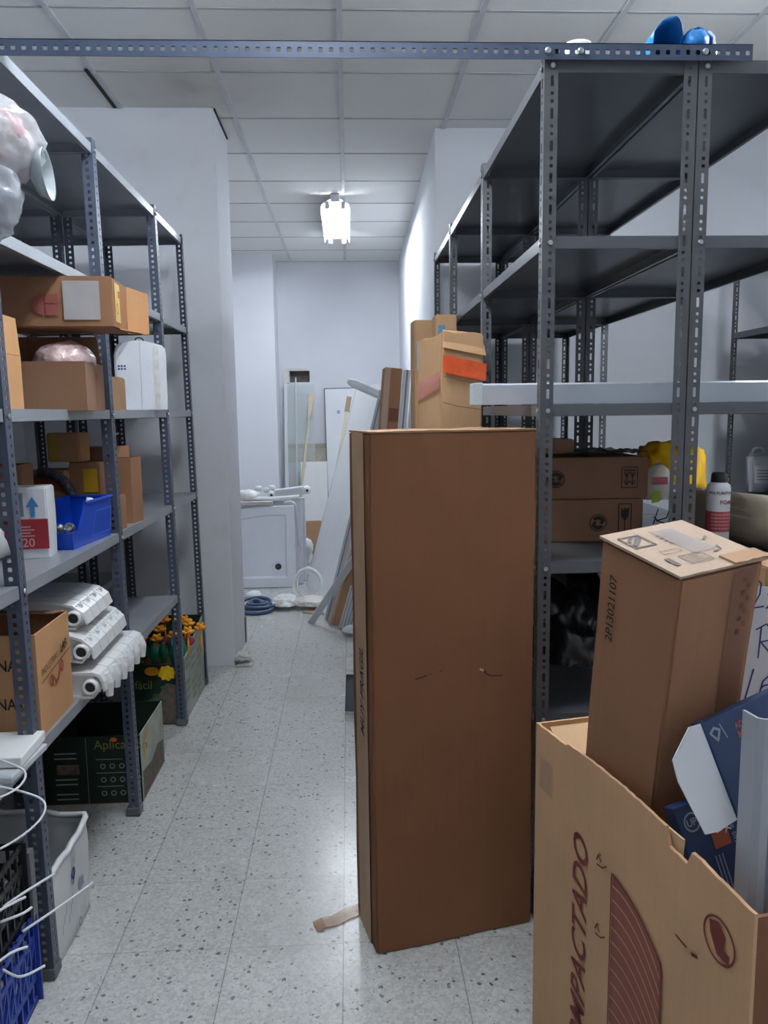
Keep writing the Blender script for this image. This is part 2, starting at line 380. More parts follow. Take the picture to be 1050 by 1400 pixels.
# ================================================================== STRUCTURE
H = 3.16
bm = B(); box(bm, -2.4, 2.9, -2.5, 9.0, -0.08, 0); struct('floor', bm, floor_mat())
bm = B(); box(bm, -2.4, 2.9, -2.5, 9.0, H, H + 0.1); struct('ceiling', bm, ceiling_mat())
TB = mat('ceiling_grid_bar', (200, 202, 206), 0.5)
bm = B()
for k in range(-3, 5):
    x = -0.005 + 0.6 * k
    box(bm, x - 0.012, x + 0.012, -2.5, 8.84, H - 0.006, H + 0.002)
struct('trim_1', bm, TB)
bm = B()
for k in range(0, 19):
    y = 8.845 - 0.6 * k
    box(bm, -2.4, 2.9, y - 0.007, y + 0.007, H - 0.003, H + 0.002)
struct('trim_9', bm, mat('ceiling_cross_bar', (168, 170, 174), 0.6))
bm = B(); box(bm, -1.243, -1.227, 4.02, 4.49, H - 0.008, H - 0.001); struct('trim_2', bm, mat('open_ceiling_gap', (40, 40, 42), 0.9))
bm = B(); box(bm, -0.707, -0.698, 4.5, 4.96, H - 0.012, H - 0.001); struct('trim_3', bm, MATS['open_ceiling_gap'])
# left stub wall the corridor starts from
bm = B(); box(bm, -1.85, -0.706, 4.5, 4.98, 0, H)
bmesh.ops.bevel(bm, geom=[e for e in bm.edges if abs(e.verts[0].co.x + .706) < 1e-4 and abs(e.verts[1].co.x + .706) < 1e-4 and abs(e.verts[0].co.z - e.verts[1].co.z) > 1], offset=0.006, segments=2, affect='EDGES')
struct('wall_left_stub', bm, WALLD)
bm = B(); box(bm, -1.95, -1.85, -2.5, 4.98, 0, H); struct('wall_left', bm, WALL)
bm = B(); box(bm, -2.4, -2.3, 4.98, 9.0, 0, H); struct('wall_corridor_left', bm, WALL)
bm = B(); box(bm, -2.3, -1.85, 4.9, 4.98, 0, H); struct('wall_return', bm, WALL)
bm = B(); hexa(bm, ((0.545, 4.79, 0), (2.9, 4.79, 0), (2.9, 8.95, 0), (0.595, 8.95, 0), (0.545, 4.79, H), (2.9, 4.79, H), (2.9, 8.95, H), (0.595, 8.95, H)))
struct('wall_corridor_right', bm, WALL)
bm = B(); box(bm, -2.3, -0.77, 8.44, 8.95, 0, H); struct('wall_pilaster', bm, WALL)
bm = B()   # end wall with a cut-out niche
x0, x1, z0, z1 = -0.655, -0.428, 1.838, 1.966
for q in ((-0.77, x0, 0, H), (x1, 0.6, 0, H), (x0, x1, 0, z0), (x0, x1, z1, H)): box(bm, q[0], q[1], 8.85, 8.95, q[2], q[3])
struct('wall_end', bm, WALL)
bm = B(); box(bm, x0, x1, 8.935, 8.95, z0, z1); struct('trim_4', bm, mat('bare_niche', (98, 90, 84), 0.9, var=0.3, scale=20))
bm = B()
for q in ((-0.72, x0, z0 - 0.01, z1 + 0.03), (x0, x1, z1, z1 + 0.03)): box(bm, q[0], q[1], 8.835, 8.852, q[2], q[3])
struct('trim_5', bm, mat('niche_frame', (212, 212, 208), 0.6))
bm = B(); box(bm, -0.70, -0.24, 8.842, 8.851, 0.93, 1.09); struct('trim_6', bm, mat('bare_tile_bed', (196, 192, 176), 0.85, var=0.15, scale=14, bump=0.3))
bm = B(); box(bm, -0.70, -0.24, 8.840, 8.851, 1.09, 1.145); struct('trim_7', bm, mat('bare_tile_bed_upper', (176, 170, 156), 0.85, var=0.15, scale=14, bump=0.3))
bm = B(); box(bm, 2.8, 2.9, -2.5, 4.79, 0, H); struct('wall_right', bm, WALL)
bm = B(); box(bm, -1.95, 2.9, -2.6, -2.5, 0, H); struct('wall_rear', bm, WALL)
bm = B(); box(bm, -0.712, -0.700, 4.95, 5.0, 0.0, 0.17); struct('trim_8', bm, EDGE)

# ================================================================== LAMPS
def batten(label, loc, strength, wide=False, group='ceiling battens'):
    t = thing('fluorescent_batten', label, 'ceiling lamp', loc, 0, group)
    wm = WHITE
    bm = B(); box(bm, -0.035, 0.035, -0.64, 0.64, 0.025, 0.085); obj('housing', bm, wm, t, bevel=0.004)
    em = emit('lit_tube', TUBE_COL, strength)
    for x in ((-0.062, 0.062) if wide else (-0.085, 0.085)):
        bm = B(); tube(bm, [(x, -0.6, -0.005), (x, 0.6, -0.005)], 0.014, 8); obj('tube', bm, em, t, smooth=False)
        for s in (-1, 1):
            bm = B(); box(bm, x - 0.018, x + 0.018, s * 0.62 - 0.018, s * 0.62 + 0.018, -0.022, 0.03); obj('tube_holder', bm, wm, t, bevel=0.004)
    bm = B()
    if wide:
        up_ = [(-0.112, -0.022), (-0.104, 0.012), (-0.036, 0.055), (0.036, 0.055), (0.104, 0.012), (0.112, -0.022)]
        prism(bm, [(x, -0.6, z) for x, z in up_] + [(x, -0.6, z + 0.004) for x, z in up_[::-1]], (0, 1, 0), 1.2)
    else:
        box(bm, -0.076, 0.076, -0.6, 0.6, 0.018, 0.024)
        for q in (-0.45, 0.45): box(bm, -0.006, 0.006, q - 0.006, q + 0.006, 0.085, 0.34)
    obj('reflector', bm, wm, t)
    return t
batten('lit twin-tube fluorescent batten on the ceiling of the back corridor', (-0.07, 6.80, 3.073), LAMP_FAR, True)
batten('twin-tube fluorescent batten on the ceiling above the aisle', (-0.10, 2.05, 2.93), LAMP_NEAR)
batten('added twin-tube fill light hung out of view behind the camera', (0.6, -1.4, 2.82), FILL_REAR)
batten('added twin-tube fill light hung out of view right of the right racks', (1.95, 2.3, 2.82), FILL_SIDE)

# ================================================================== RACKS
def flange(bm, O, U, Wd, cells, uc):
    """strip in the plane (U, z): cells = (z0, z1, half width, half height) with octagon holes"""
    U = V(U); P = lambda a, z: bm.verts.new(V(O) + U * a + V((0, 0, z)))
    for z0, z1, hw, hh in cells:
        if hw == 0:
            bm.faces.new((P(0, z0), P(Wd, z0), P(Wd, z1), P(0, z1))); continue
        zc = (z0 + z1) / 2; a0, a1 = uc - hw * 1.5, uc + hw * 1.5
        bm.faces.new((P(0, z0), P(a0, z0), P(a0, z1), P(0, z1))); bm.faces.new((P(a1, z0), P(Wd, z0), P(Wd, z1), P(a1, z1)))
        c = [P(a0, z0), P(a1, z0), P(a1, z1), P(a0, z1)]
        q = min(hw, hh) * 0.42
        o = [P(uc - hw + q, zc - hh), P(uc + hw - q, zc - hh), P(uc + hw, zc - hh + q), P(uc + hw, zc + hh - q), P(uc + hw - q, zc + hh), P(uc - hw + q, zc + hh), P(uc - hw, zc + hh - q), P(uc - hw, zc - hh + q)]
        bm.faces.new((c[0], c[1], o[1], o[0])); bm.faces.new((c[1], o[2], o[1])); bm.faces.new((c[1], c[2], o[3], o[2])); bm.faces.new((c[2], o[4], o[3]))
        bm.faces.new((c[2], c[3], o[5], o[4])); bm.faces.new((c[3], o[6], o[5])); bm.faces.new((c[3], c[0], o[7], o[6])); bm.faces.new((c[0], o[0], o[7]))
def cells_round(h, pitch, hw, hh):
    n = int(h / pitch); out = [(i * pitch, (i + 1) * pitch, hw, hh) for i in range(n)]
    if h - n * pitch > 1e-4: out.append((n * pitch, h, 0, 0))
    return out
def cells_slot(h):
    out = []; z = 0.0; i = 0
    pat = ((0.042, 0.0042, 0.013), (0.019, 0.0042, 0.0042), (0.019, 0.0042, 0.0042))
    while z + pat[i % 3][0] < h: p = pat[i % 3]; out.append((z, z + p[0], p[1], p[2])); z += p[0]; i += 1
    out.append((z, h, 0, 0)); return out
def post_mesh(h, sx, sy, style):
    bm = B(); wd = 0.038 if style == 'round' else 0.036
    if style == 'round': ca, cb = cells_round(h, 0.0235, 0.0056, 0.0056), cells_round(h, 0.0235, 0.0042, 0.0048)
    else: ca, cb = cells_slot(h), cells_slot(h)
    flange(bm, (0, 0, 0), (sx, 0, 0), wd, ca, 0.021); flange(bm, (0, 0, 0), (0, sy, 0), wd, cb, 0.021)
    bmesh.ops.remove_doubles(bm, verts=bm.verts, dist=1e-5)
    bmesh.ops.recalc_face_normals(bm, faces=bm.faces)
    bmesh.ops.solidify(bm, geom=bm.faces[:], thickness=0.002)
    return bm
def shelf_bm(Wd, L):
    """tray shelf: plate on top, folded lip all round; x 0..Wd, y 0..L, top at z 0"""
    bm = B(); t = 0.0015; d = 0.033
    box(bm, 0, Wd, 0, L, -t, 0)
    for q in ((0, t, 0, L), (Wd - t, Wd, 0, L), (0, Wd, 0, t), (0, Wd, L - t, L)): box(bm, q[0], q[1], q[2], q[3], -d, -t)
    for q in ((0, 0.012, 0, L), (Wd - 0.012, Wd, 0, L), (0, Wd, 0, 0.012), (0, Wd, L - 0.012, L)): box(bm, q[0], q[1], q[2], q[3], -d, -d + t)
    return bm
_bolt = None
def rack(label, x0, x1, ys, levels, pm, sm, style, front_side, h=2.42, lean=0.0, skip=(), foot=False, bolts=True, group='slotted angle shelving'):
    global _bolt
    t = thing('shelving_rack', label, 'shelving rack', (x0, ys[0], 0), 0, group); t.rotation_euler = (0, lean, 0)
    Wd = x1 - x0; meshes = {}; shelves = {}
    for i, y in enumerate(ys):
        for s in (0, 1):
            # corner of the angle sits on the outside; flanges point into the rack
            sx = 1 if s == 0 else -1; sy = 1 if i < len(ys) - 1 else -1
            px, py = (0 if s == 0 else Wd), y - ys[0]
            if (sx, sy) not in meshes:
                meshes[(sx, sy)] = p = obj('post', post_mesh(h, sx, sy, style), pm, t, (px, py, 0))
            else: p = dup(meshes[(sx, sy)], t, (px, py, 0))
            if (s == 0) == (front_side == 0):
                if foot:
                    bm = B(); box(bm, min(0, sx * 0.045) - 0.003, max(0, sx * 0.045) + 0.003, -0.003, 0.045, 0, 0.03) if sy > 0 else box(bm, min(0, sx * 0.045), max(0, sx * 0.045), -0.045, 0.003, 0, 0.03)
                    obj('foot', bm, FOOT, p, bevel=0.003)
                if bolts:
                    for z in levels:
                        for k, (bx, by, ro) in enumerate(((px - sx * 0.003, py + sy * 0.02, (0, R(90), 0)), (px + sx * 0.021, py - 0.003 * sy, (R(90), 0, 0)))):
                            if _bolt is None:
                                bm = B(); lathe(bm, ((0.006, -0.002), (0.0075, 0.0), (0.006, 0.003)), 8); _bolt = obj('bolt', bm, BOLT, t, (bx, by, z - 0.018), ro)
                            else: dup(_bolt, t, (bx, by, z - 0.018), ro)
    for j, z in enumerate(levels):
        for i in range(len(ys) - 1):
            if (j, i) in skip: continue
            L = round(ys[i + 1] - ys[i] - 0.006, 4)
            loc = (0.0025, ys[i] - ys[0] + 0.003, z)
            if L not in shelves: shelves[L] = obj('shelf', shelf_bm(Wd - 0.005, L), sm, t, loc)
            else: dup(shelves[L], t, loc)
    return t
YL = (0.24, 1.08, 1.917, 2.762, 3.602, 4.195); ZL = (2.40, 1.945, 1.513, 1.075, 0.645)
rack('blue-grey perforated shelving rack along the left of the aisle, holding boxes and a blue bin', -1.215, -0.812, YL, ZL, POST_L, SHELF_L, 'round', 1, lean=-0.013, foot=True, skip=((4, 4),))
rack('blue-grey perforated shelving rack standing behind the front left rack', -1.635, -1.232, YL, ZL, POST_L, SHELF_L, 'round', 1, lean=-0.013, bolts=False)
YR = (2.09, 3.01, 3.945, 4.67); ZR = (2.395, 1.955, 1.513, 1.075, 0.632, 0.16)
rack('grey slotted shelving rack at the right of the aisle, next to the tall brown box', 0.522, 0.925, YR, ZR, POST_R, SHELF_R, 'slot', 0)
rack('grey slotted shelving rack back to back with the right aisle rack, farther right', 0.928, 1.331, YR, ZR, POST_R, SHELF_R, 'slot', 0)
rack('far grey shelving rack by the right back wall with jerrycans on it', 2.275, 2.675, (3.0, 3.8, 4.55), (2.395, 1.93, 1.49, 0.985, 0.55), POST_R, SHELF_R, 'slot', 0, bolts=False)
# cross beam bolted across the aisle
t = thing('cross_beam', 'long blue-grey perforated angle beam spanning the aisle above the racks', 'beam', (-0.93, 2.075, 2.424))
bm = B()
mx = Matrix.Rotation(R(90), 4, 'Y')
fl = B(); n = int(2.0 / 0.0262)
flange(fl, (0, 0, 0), (0, 1, 0), 0.04, [(i * 0.0262, (i + 1) * 0.0262, 0.006, 0.006) for i in range(n)], 0.021)
me = bpy.data.meshes.new('tmp'); fl.to_mesh(me); fl.free(); fl = B(); fl.from_mesh(me); bpy.data.meshes.remove(me)
for v in fl.verts: v.co = V((v.co.z, 0, -v.co.y + 0.002))
bmesh.ops.remove_doubles(fl, verts=fl.verts, dist=1e-5); bmesh.ops.recalc_face_normals(fl, faces=fl.faces); bmesh.ops.solidify(fl, geom=fl.faces[:], thickness=0.002)
obj('web', fl, mat('beam_paint', (58, 68, 88), 0.42), t)
bm = B(); box(bm, 0, n * 0.0262, 0, 0.036, 0, 0.002); obj('top_flange', bm, MATS['beam_paint'], t)
for x in (1.456, 1.54, 1.865):
    bm = B(); lathe(bm, ((0.008, 0), (0.008, 0.004), (0.005, 0.007)), 8, Matrix.Translation((x, -0.001, -0.018)) @ Matrix.Rotation(R(90), 4, 'X')); obj('bolt', bm, BOLT, t)

# ================================================================== RIGHT FOREGROUND
# tall brown box
t = carton('tall narrow brown cardboard box standing on end in the middle of the aisle', 0.469, 0.214, 1.445, (0, 0, 0), 0, K_TALL, name='cardboard_box', amp=0.004, seed=3)
t.rotation_euler = (0, 0, R(13.9)); t.location = Matrix.Rotation(R(13.9), 3, 'Z') @ V((0.2345, 0.107, 0)) + V((0.052, 1.957, 0))
w_, d_, h_ = 0.469, 0.214, 1.445
for s, x in ((1, 0.0), (-1, 0.0)):
    bm = B()
    pts = [(-0.236, s * 0.105, h_ + 0.001)]
    n = 14
    bm = B()
    for i in range(n):
        a, b = -0.234 + 0.468 * i / n, -0.234 + 0.468 * (i + 1) / n
        za, zb = 0.004 + 0.004 * noise.noise((i * 1.7, s, 0)), 0.004 + 0.004 * noise.noise((i * 1.7 + 1.7, s, 0))
        hexa(bm, ((a, s * 0.005 + (s * 0.001), h_ - 0.001), (b, s * 0.005 + s * 0.001, h_ - 0.001), (b, s * 0.107, h_ - 0.001), (a, s * 0.107, h_ - 0.001), (a, s * 0.006, h_ + za), (b, s * 0.006, h_ + zb), (b, s * 0.1085, h_ + zb), (a, s * 0.1085, h_ + za)))
    obj('flap', bm, K_TAN, t)
f = leftf(w_, d_, h_)
def pr(bm, f):
    g = f.turned(0.13, 0.60, R(90)); text_bm(bm, g, 'MUY FRAGIL', 0.055, shear=0.25, bold=0.012, sx=0.83)
printed(t, f, pr, INK, 'printed_text', 'black vertical lettering reading MUY FRAGIL')
f = front(w_, d_, h_)
def pr(bm, f):
    stroke(bm, f, ((0.118, 0.786), (0.135, 0.789), (0.150, 0.793)), 0.0035); stroke(bm, f, ((0.158, 0.796), (0.164, 0.797)), 0.002); stroke(bm, f, ((0.186, 0.80), (0.196, 0.803)), 0.002)
    stroke(bm, f, ((0.312, 0.790), (0.326, 0.777), (0.336, 0.771), (0.372, 0.768)), 0.0035)
    stroke(bm, f, ((0.312, 0.790), (0.320, 0.785)), 0.007)
printed(t, f, pr, INK, 'tear', 'small dark tears in the front panel')
bm = B(); ff = front(w_, d_, h_)
stroke(bm, ff, ((0.305, 0.794), (0.314, 0.789)), 0.006, k=2); obj('torn_paper', bm, K_TOP, t)
bm = B(); g = leftf(w_, d_, h_); rect(bm, Face(g.o, g.u, g.v, 0.0006), 0.045, 0.165, 0.0, h_); obj('side_light_strip', bm, mat('side_light_tan', (186, 154, 124), 0.7), t)  # pale strip paints in light that the left face does not receive

# strip of tape on the floor, running out from below the tall box
bm = B()
P = [V((0.02, 2.165, 0.003)), V((-0.03, 2.14, 0.004)), V((-0.07, 2.11, 0.003)), V((-0.10, 2.10, 0.006)), V((-0.125, 2.085, 0.004))]
for i in range(4):
    n = V((0.35, -0.9, 0)).normalized() * (0.026 - 0.001 * i)
    prism(bm, (P[i] - n, P[i] + n, P[i + 1] + n, P[i + 1] - n), (0, 0, 1), 0.001)
tag(obj('tape_strip', bm, TAPE), 'crumpled strip of clear brown tape on the floor beside the tall brown box', 'tape')

# big open carton
LU, LV = 0.54, 0.693
A = V((0.41, 1.639, 0)); v_ = V((0.202, -0.9794, 0)); u_ = V((0.9794, 0.202, 0))
t = thing('open_carton', 'big open cardboard carton with maroon print in the right foreground', 'box', A + u_ * LU / 2 + v_ * LV / 2, 0)
t.rotation_euler = (0, 0, math.atan2(u_.y, u_.x))
x, y, k, hz = LU / 2, LV / 2, 0.006, 0.80
# local frame: +x = u_, -y = v_
bm = B(); box(bm, -x, x, -y, y, 0, k); obj('base', bm, K_BIG, t)
def edgez(s):   # the printed side has a gently bowed, torn rim with a notch
    z = hz + 0.022 * math.sin(PI * min(1, s / LV)) * (1 if s > 0.14 else 0.5) + 0.0025 * noise.noise((s * 60, 0, 0))
    if 0.495 < s < 0.545: z -= 0.028
    return z
bm = B(); n = 60
for i in range(n):
    s0, s1 = LV * i / n, LV * (i + 1) / n
    z0, z1 = edgez(s0), edgez(s1)
    hexa(bm, ((-x, y - s0, k), (-x + k, y - s0, k), (-x + k, y - s1, k), (-x, y - s1, k), (-x, y - s0, z0), (-x + k, y - s0, z0), (-x + k, y - s1, z1), (-x, y - s1, z1)))
bmesh.ops.remove_doubles(bm, verts=bm.verts, dist=1e-5)
obj('printed_side', bm, K_BIG, t)
bm = B(); box(bm, x - k, x, -y, y, k, hz); obj('side', bm, K_BIG, t)
bm = B(); box(bm, -x + k, x - k, y - k, y, k, hz); obj('back_panel', bm, K_BIG, t)
bm = B(); box(bm, -x + k, x - k, -y, -y + k, k, hz - 0.005); obj('front_panel', bm, K_TALL, t)
bm = B(); prism(bm, ((-x + 0.03, y - 0.008, hz - 0.01), (x - 0.03, y - 0.008, hz - 0.01), (x - 0.05, y - 0.085, hz - 0.075), (-x + 0.04, y - 0.085, hz - 0.075)), (0, 0.6, -1), 0.004); obj('flap', bm, K_IN, t)
bm = B(); prism(bm, ((-x + 0.009, y - 0.15, hz + 0.006), (-x + 0.009, y - 0.52, hz + 0.012), (-x + 0.016, y - 0.50, hz - 0.10), (-x + 0.016, y - 0.17, hz - 0.10)), (1, 0, 0), 0.004); obj('flap', bm, K_IN, t)
f = Face((-x, y, 0), (0, -1, 0), (0, 0, 1), 0.0015)
def pr(bm, f):
    g = f.turned(0.240, 0.645, R(90)); text_bm(bm, g, 'COMPACTADO', 0.082, shear=0.22, bold=0.015, align='RIGHT', sx=0.93)
printed(t, f, pr, INKR, 'printed_text', 'maroon lettering COMPACTADO')
def pr(bm, f):
    ring(bm, f, 0.626, 0.714, 0.036, 0.036, 0.004)
    poly(bm, f, [(0.603, 0.735), (0.625, 0.742), (0.640, 0.728), (0.636, 0.706), (0.650, 0.704), (0.648, 0.690), (0.622, 0.690), (0.612, 0.706), (0.606, 0.716)])
printed(t, f, pr, INKR, 'printed_mark', 'maroon recycling mark in a ring')
def pr(bm, f):
    stroke(bm, f, ((0.525, 0.652), (0.552, 0.650)), 0.004); stroke(bm, f, ((0.566, 0.648), (0.578, 0.652)), 0.006)
printed(t, f, pr, INKR, 'printed_mark')
for b in (0.625, 0.48):
    def pr(bm, f):
        stroke(bm, f, ((0.275, b + 0.01), (0.282, b + 0.022), (0.292, b + 0.014)), 0.004); stroke(bm, f, ((0.276, b + 0.0), (0.296, b + 0.004), (0.312, b + 0.016)), 0.003); stroke(bm, f, ((0.284, b + 0.026), (0.290, b + 0.026)), 0.003)
    printed(t, f, pr, INKR, 'printed_mark')
def fan(bm, f):
    o = [(0.333, 0.20), (0.333, 0.625)] + [(0.335 + 0.155 * q, 0.641 - 0.012 * q - 0.055 * q ** 2.2) for q in [i / 10 for i in range(11)]] + [(0.492, 0.56), (0.492, 0.20)]
    poly(bm, f, o[::-1])
printed(t, f, fan, mat('faded_maroon', (150, 88, 76), 0.75), 'printed_fan', 'maroon printed fan of curved bands')
def arcs(bm, f):
    for j in range(15):
        zb = 0.598 - 0.028 * j
        stroke(bm, f, [(0.336 + 0.154 * q, zb + 0.012 * math.sin(q * PI * 0.55) - 0.085 * q * q + 0.02) for q in [i / 8 for i in range(9)] if zb + 0.02 - 0.085 * q * q > 0.21], 0.003, k=2)
printed(t, f, arcs, K_BIG, 'printed_arc')
def outl(bm, f): stroke(bm, f, [(0.333, 0.20), (0.333, 0.625)] + [(0.335 + 0.155 * q, 0.641 - 0.012 * q - 0.055 * q ** 2.2) for q in [i / 10 for i in range(11)]] + [(0.492, 0.56), (0.492, 0.20)], 0.004, k=2.5)
printed(t, f, outl, INKR, 'printed_outline')
def tp(bm, f): rect(bm, f, 0.025, 0.085, 0.66, 0.735)
printed(t, f, tp, mat('worn_tape', (190, 172, 156), 0.35, alpha=0.3), 'tape')
def sm(bm, f): poly(bm, f, [(0.46, 0.40), (0.50, 0.47), (0.56, 0.44), (0.60, 0.40), (0.62, 0.34), (0.55, 0.33), (0.48, 0.35)])
printed(t, f, sm, mat('grey_smudge', (140, 124, 110), 0.8, alpha=0.5), 'scuff')

# tilted small box inside the carton
F_ = V((0.5202, 1.17, 1.2307)); Rr = V((0.6897, 1.2319, 1.2461)); Lf = V((0.4523, 1.3468, 1.2672)); ez = V((-0.0131, -0.2071, 0.9782)).normalized()
ex = (Rr - F_).normalized(); ey = (Lf - F_).normalized(); ey = (ey - ex * ey.dot(ex)).normalized(); ez = ex.cross(ey)
LN = 1.19; Wx, Wy = (Rr - F_).length, (Lf - F_).length
t = thing('cardboard_box', 'long brown cardboard box standing tilted inside the big open carton', 'box')
mx = Matrix((ex, ey, ez)).transposed().to_4x4(); mx.translation = F_ + ex * Wx / 2 + ey * Wy / 2 - ez * LN; t.matrix_world = mx
bm = B()
bmesh.ops.create_cube(bm, size=1.0, matrix=Matrix.Translation((0, 0, LN / 2)) @ Matrix.Diagonal((Wx, Wy, LN, 1)))
bmesh.ops.bevel(bm, geom=bm.edges[:], offset=0.005, segments=2, affect='EDGES')
bmesh.ops.subdivide_edges(bm, edges=[e for e in bm.edges if e.calc_length() > 0.03], cuts=6, use_grid_fill=True); wavy(bm, 0.003, 7, 5)
obj('body', bm, K_SM, t)
def flaptop(x0, x1, y0, y1, seed, m, zo=0.0):
    bm = B(); n = 12
    for i in range(n):
        a, b = x0 + (x1 - x0) * i / n, x0 + (x1 - x0) * (i + 1) / n
        za = LN + zo + 0.006 + 0.0012 * noise.noise((a * 30, seed, 0)); zb = LN + zo + 0.006 + 0.0012 * noise.noise((b * 30, seed, 0)); e0 = 0.004 * noise.noise((a * 60, seed, 3)); e1 = 0.004 * noise.noise((b * 60, seed, 3))
        hexa(bm, ((a, y0 + e0, za - .004), (b, y0 + e1, zb - .004), (b, y1, LN + zo + .001), (a, y1, LN + zo + .001), (a, y0 + e0, za), (b, y0 + e1, zb), (b, y1, LN + zo + .006), (a, y1, LN + zo + .006)))
    bmesh.ops.remove_doubles(bm, verts=bm.verts, dist=1e-5)
    return obj('flap', bm, m, t)
flaptop(-Wx / 2 - 0.004, Wx / 2 + 0.005, -Wy / 2 - 0.004, Wy / 2 + 0.002, 2, K_TOP)
flaptop(-Wx / 2 + 0.11, Wx / 2 + 0.006, -Wy / 2 - 0.006, -Wy / 2 + 0.03, 6, K_TAN, 0.004)
f = Face((-Wx / 2, -Wy / 2, LN + 0.0073), (1, 0, 0), (0, 1, 0), 0.0004)
# print runs along the left edge of the lid
def pr(bm, f):
    g = f.turned(0.035, 0.10, R(0)); rect(bm, f, 0.02, 0.03, 0.03, 0.06)
    stroke(bm, f, ((0.012, 0.118), (0.055, 0.118), (0.055, 0.165), (0.012, 0.165)), 0.004, True); stroke(bm, f, ((0.02, 0.128), (0.048, 0.155)), 0.01); stroke(bm, f, ((0.02, 0.145), (0.036, 0.160)), 0.006)
    stroke(bm, f, ((0.036, 0.075), (0.075, 0.075), (0.075, 0.088), (0.036, 0.088)), 0.0015, True)
    stroke(bm, f, ((0.05, 0.028), (0.098, 0.028), (0.098, 0.06), (0.05, 0.06)), 0.002, True)
    for i in range(5): stroke(bm, f, ((0.054, 0.034 + 0.005 * i), (0.094 - 0.01 * (i % 2), 0.034 + 0.005 * i)), 0.0015)
    for i in range(4): stroke(bm, f, ((0.08, 0.11 + 0.012 * i), (0.125 - 0.01 * (i % 3), 0.11 + 0.012 * i)), 0.003)
    stroke(bm, f, ((0.12, 0.05), (0.14, 0.055), (0.145, 0.07)), 0.004); stroke(bm, f, ((0.145, 0.10), (0.16, 0.11)), 0.005)
printed(t, f, pr, INKG, 'printed_mark')
printed(t, Face(f.o, f.u, f.v, 0.0008), lambda bm, f: rect(bm, f, 0.085, 0.135, 0.06, 0.17), mat('clear_label', (196, 186, 184), 0.3, alpha=0.55), 'label')
f = Face((-Wx / 2 - 0.002, Wy / 2, 0), (0, -1, 0), (0, 0, 1))
printed(t, f, lambda bm, f: text_bm(bm, f.turned(0.052, LN - 0.185, R(90)), '2P13021107', 0.026, bold=0.01), INK, 'printed_text')
f = Face((-Wx / 2, -Wy / 2 - 0.002, 0), (1, 0, 0), (0, 0, 1), 0.002)
printed(t, f, lambda bm, f: rect(bm, f, Wx * 0.62, Wx * 0.90, 0.6, LN - 0.002), mat('brown_packing_tape', (150, 100, 74), 0.28, alpha=0.55), 'tape')
printed(t, f, lambda bm, f: [rect(bm, Face(f.o, f.u, f.v, 0.003), Wx * 0.74 + 0.012 * (i % 2), Wx * 0.74 + 0.007 + 0.012 * (i % 2), LN - 0.03 - 0.012 * i, LN - 0.022 - 0.012 * i) for i in range(9)] and None, mat('faint_print', (112, 66, 50), 0.7), 'printed_mark')

# blue printed cartons in the big carton
BLU = mat('dark_blue_card', (34, 58, 98), 0.35, var=0.2, scale=12); ORL = mat('orange_print', (176, 86, 50), 0.5); GRYP = mat('grey_print', (150, 158, 168), 0.5)
def slabframe(name, label, cat, BL, BR, TL, th):
    BL, BR, TL = V(BL), V(BR), V(TL); X = (BR - BL); Y = (TL - BL); wx = X.length; X = X.normalized(); Y = (Y - X * Y.dot(X)); hy = Y.length; Y = Y.normalized(); Z = X.cross(Y)
    t = thing(name, label, cat); m_ = Matrix((X, Y, Z)).transposed().to_4x4(); m_.translation = BL; t.matrix_world = m_
    return t, wx, hy
t, wx, hy = slabframe('blue_carton', 'dark blue printed carton with its white end flap open, in the big open carton', 'box', (0.607, 1.12, 0.850), (0.80, 1.20, 0.885), (0.562, 1.165, 0.992), 0.03)
bm = B(); box(bm, 0, wx, 0, hy, -0.028, 0); obj('body', bm, BLU, t, bevel=0.002)
bm = B(); prism(bm, ((-0.001, 0.0, -0.002), (-0.001, hy, -0.002), (-0.03, hy + 0.004, 0.004), (-0.088, hy - 0.028, 0.012), (-0.094, hy - 0.06, 0.014), (-0.078, 0.008, 0.010), (-0.05, 0.001, 0.006)), (0, 0, -1), 0.002)
obj('flap', bm, PAPER, t, label='white inner side of the open end flap')
f = Face((0, 0, 0), (1, 0, 0), (0, 1, 0))
printed(t, f, lambda bm, f: (text_bm(bm, f, 'MAXI', 0.016, 0.06, hy - 0.045, bold=0.02), text_bm(bm, f, 'ADEX', 0.014, 0.06, hy - 0.03, bold=0.02)) and None, ORL, 'printed_text')
printed(t, f, lambda bm, f: (stroke(bm, f, ((0.008, hy - 0.02), (0.018, hy - 0.014), (0.028, hy - 0.02), (0.018, hy - 0.034)), 0.004, True), stroke(bm, f, ((0.032, hy - 0.012), (0.038, hy - 0.036)), 0.002), [stroke(bm, f, ((0.03 + 0.004 * i, 0.02), (0.034 + 0.004 * i, 0.05)), 0.002) for i in range(3)]) and None, GRYP, 'printed_mark')
t, wx, hy = slabframe('blue_carton', 'dark blue printed carton wedged lower down behind the torn rim of the big carton', 'box', (0.575, 1.145, 0.668), (0.76, 1.20, 0.700), (0.526, 1.19, 0.830), 0.03)
bm = B(); box(bm, 0, wx, 0, hy, -0.028, 0); obj('body', bm, BLU, t, bevel=0.002)
def pr(bm, f):
    ring(bm, f, 0.026, hy - 0.03, 0.016, 0.016, 0.003); text_bm(bm, f, 'UP', 0.017, 0.015, hy - 0.036, bold=0.02)
    for i in range(3): stroke(bm, f, ((0.05 + 0.007 * i, 0.02), (0.05 + 0.007 * i, hy - 0.095)), 0.0025)
    text_bm(bm, f.turned(0.094, hy - 0.012, R(-90)), 'Montaje sin', 0.016, bold=0.01); text_bm(bm, f.turned(0.112, hy - 0.012, R(-90)), 'obra', 0.016, bold=0.01)
    stroke(bm, f, ((0.042, hy - 0.014), (0.046, hy - 0.044)), 0.002)
printed(t, Face((0, 0, 0), (1, 0, 0), (0, 1, 0)), pr, GRYP, 'printed_mark')
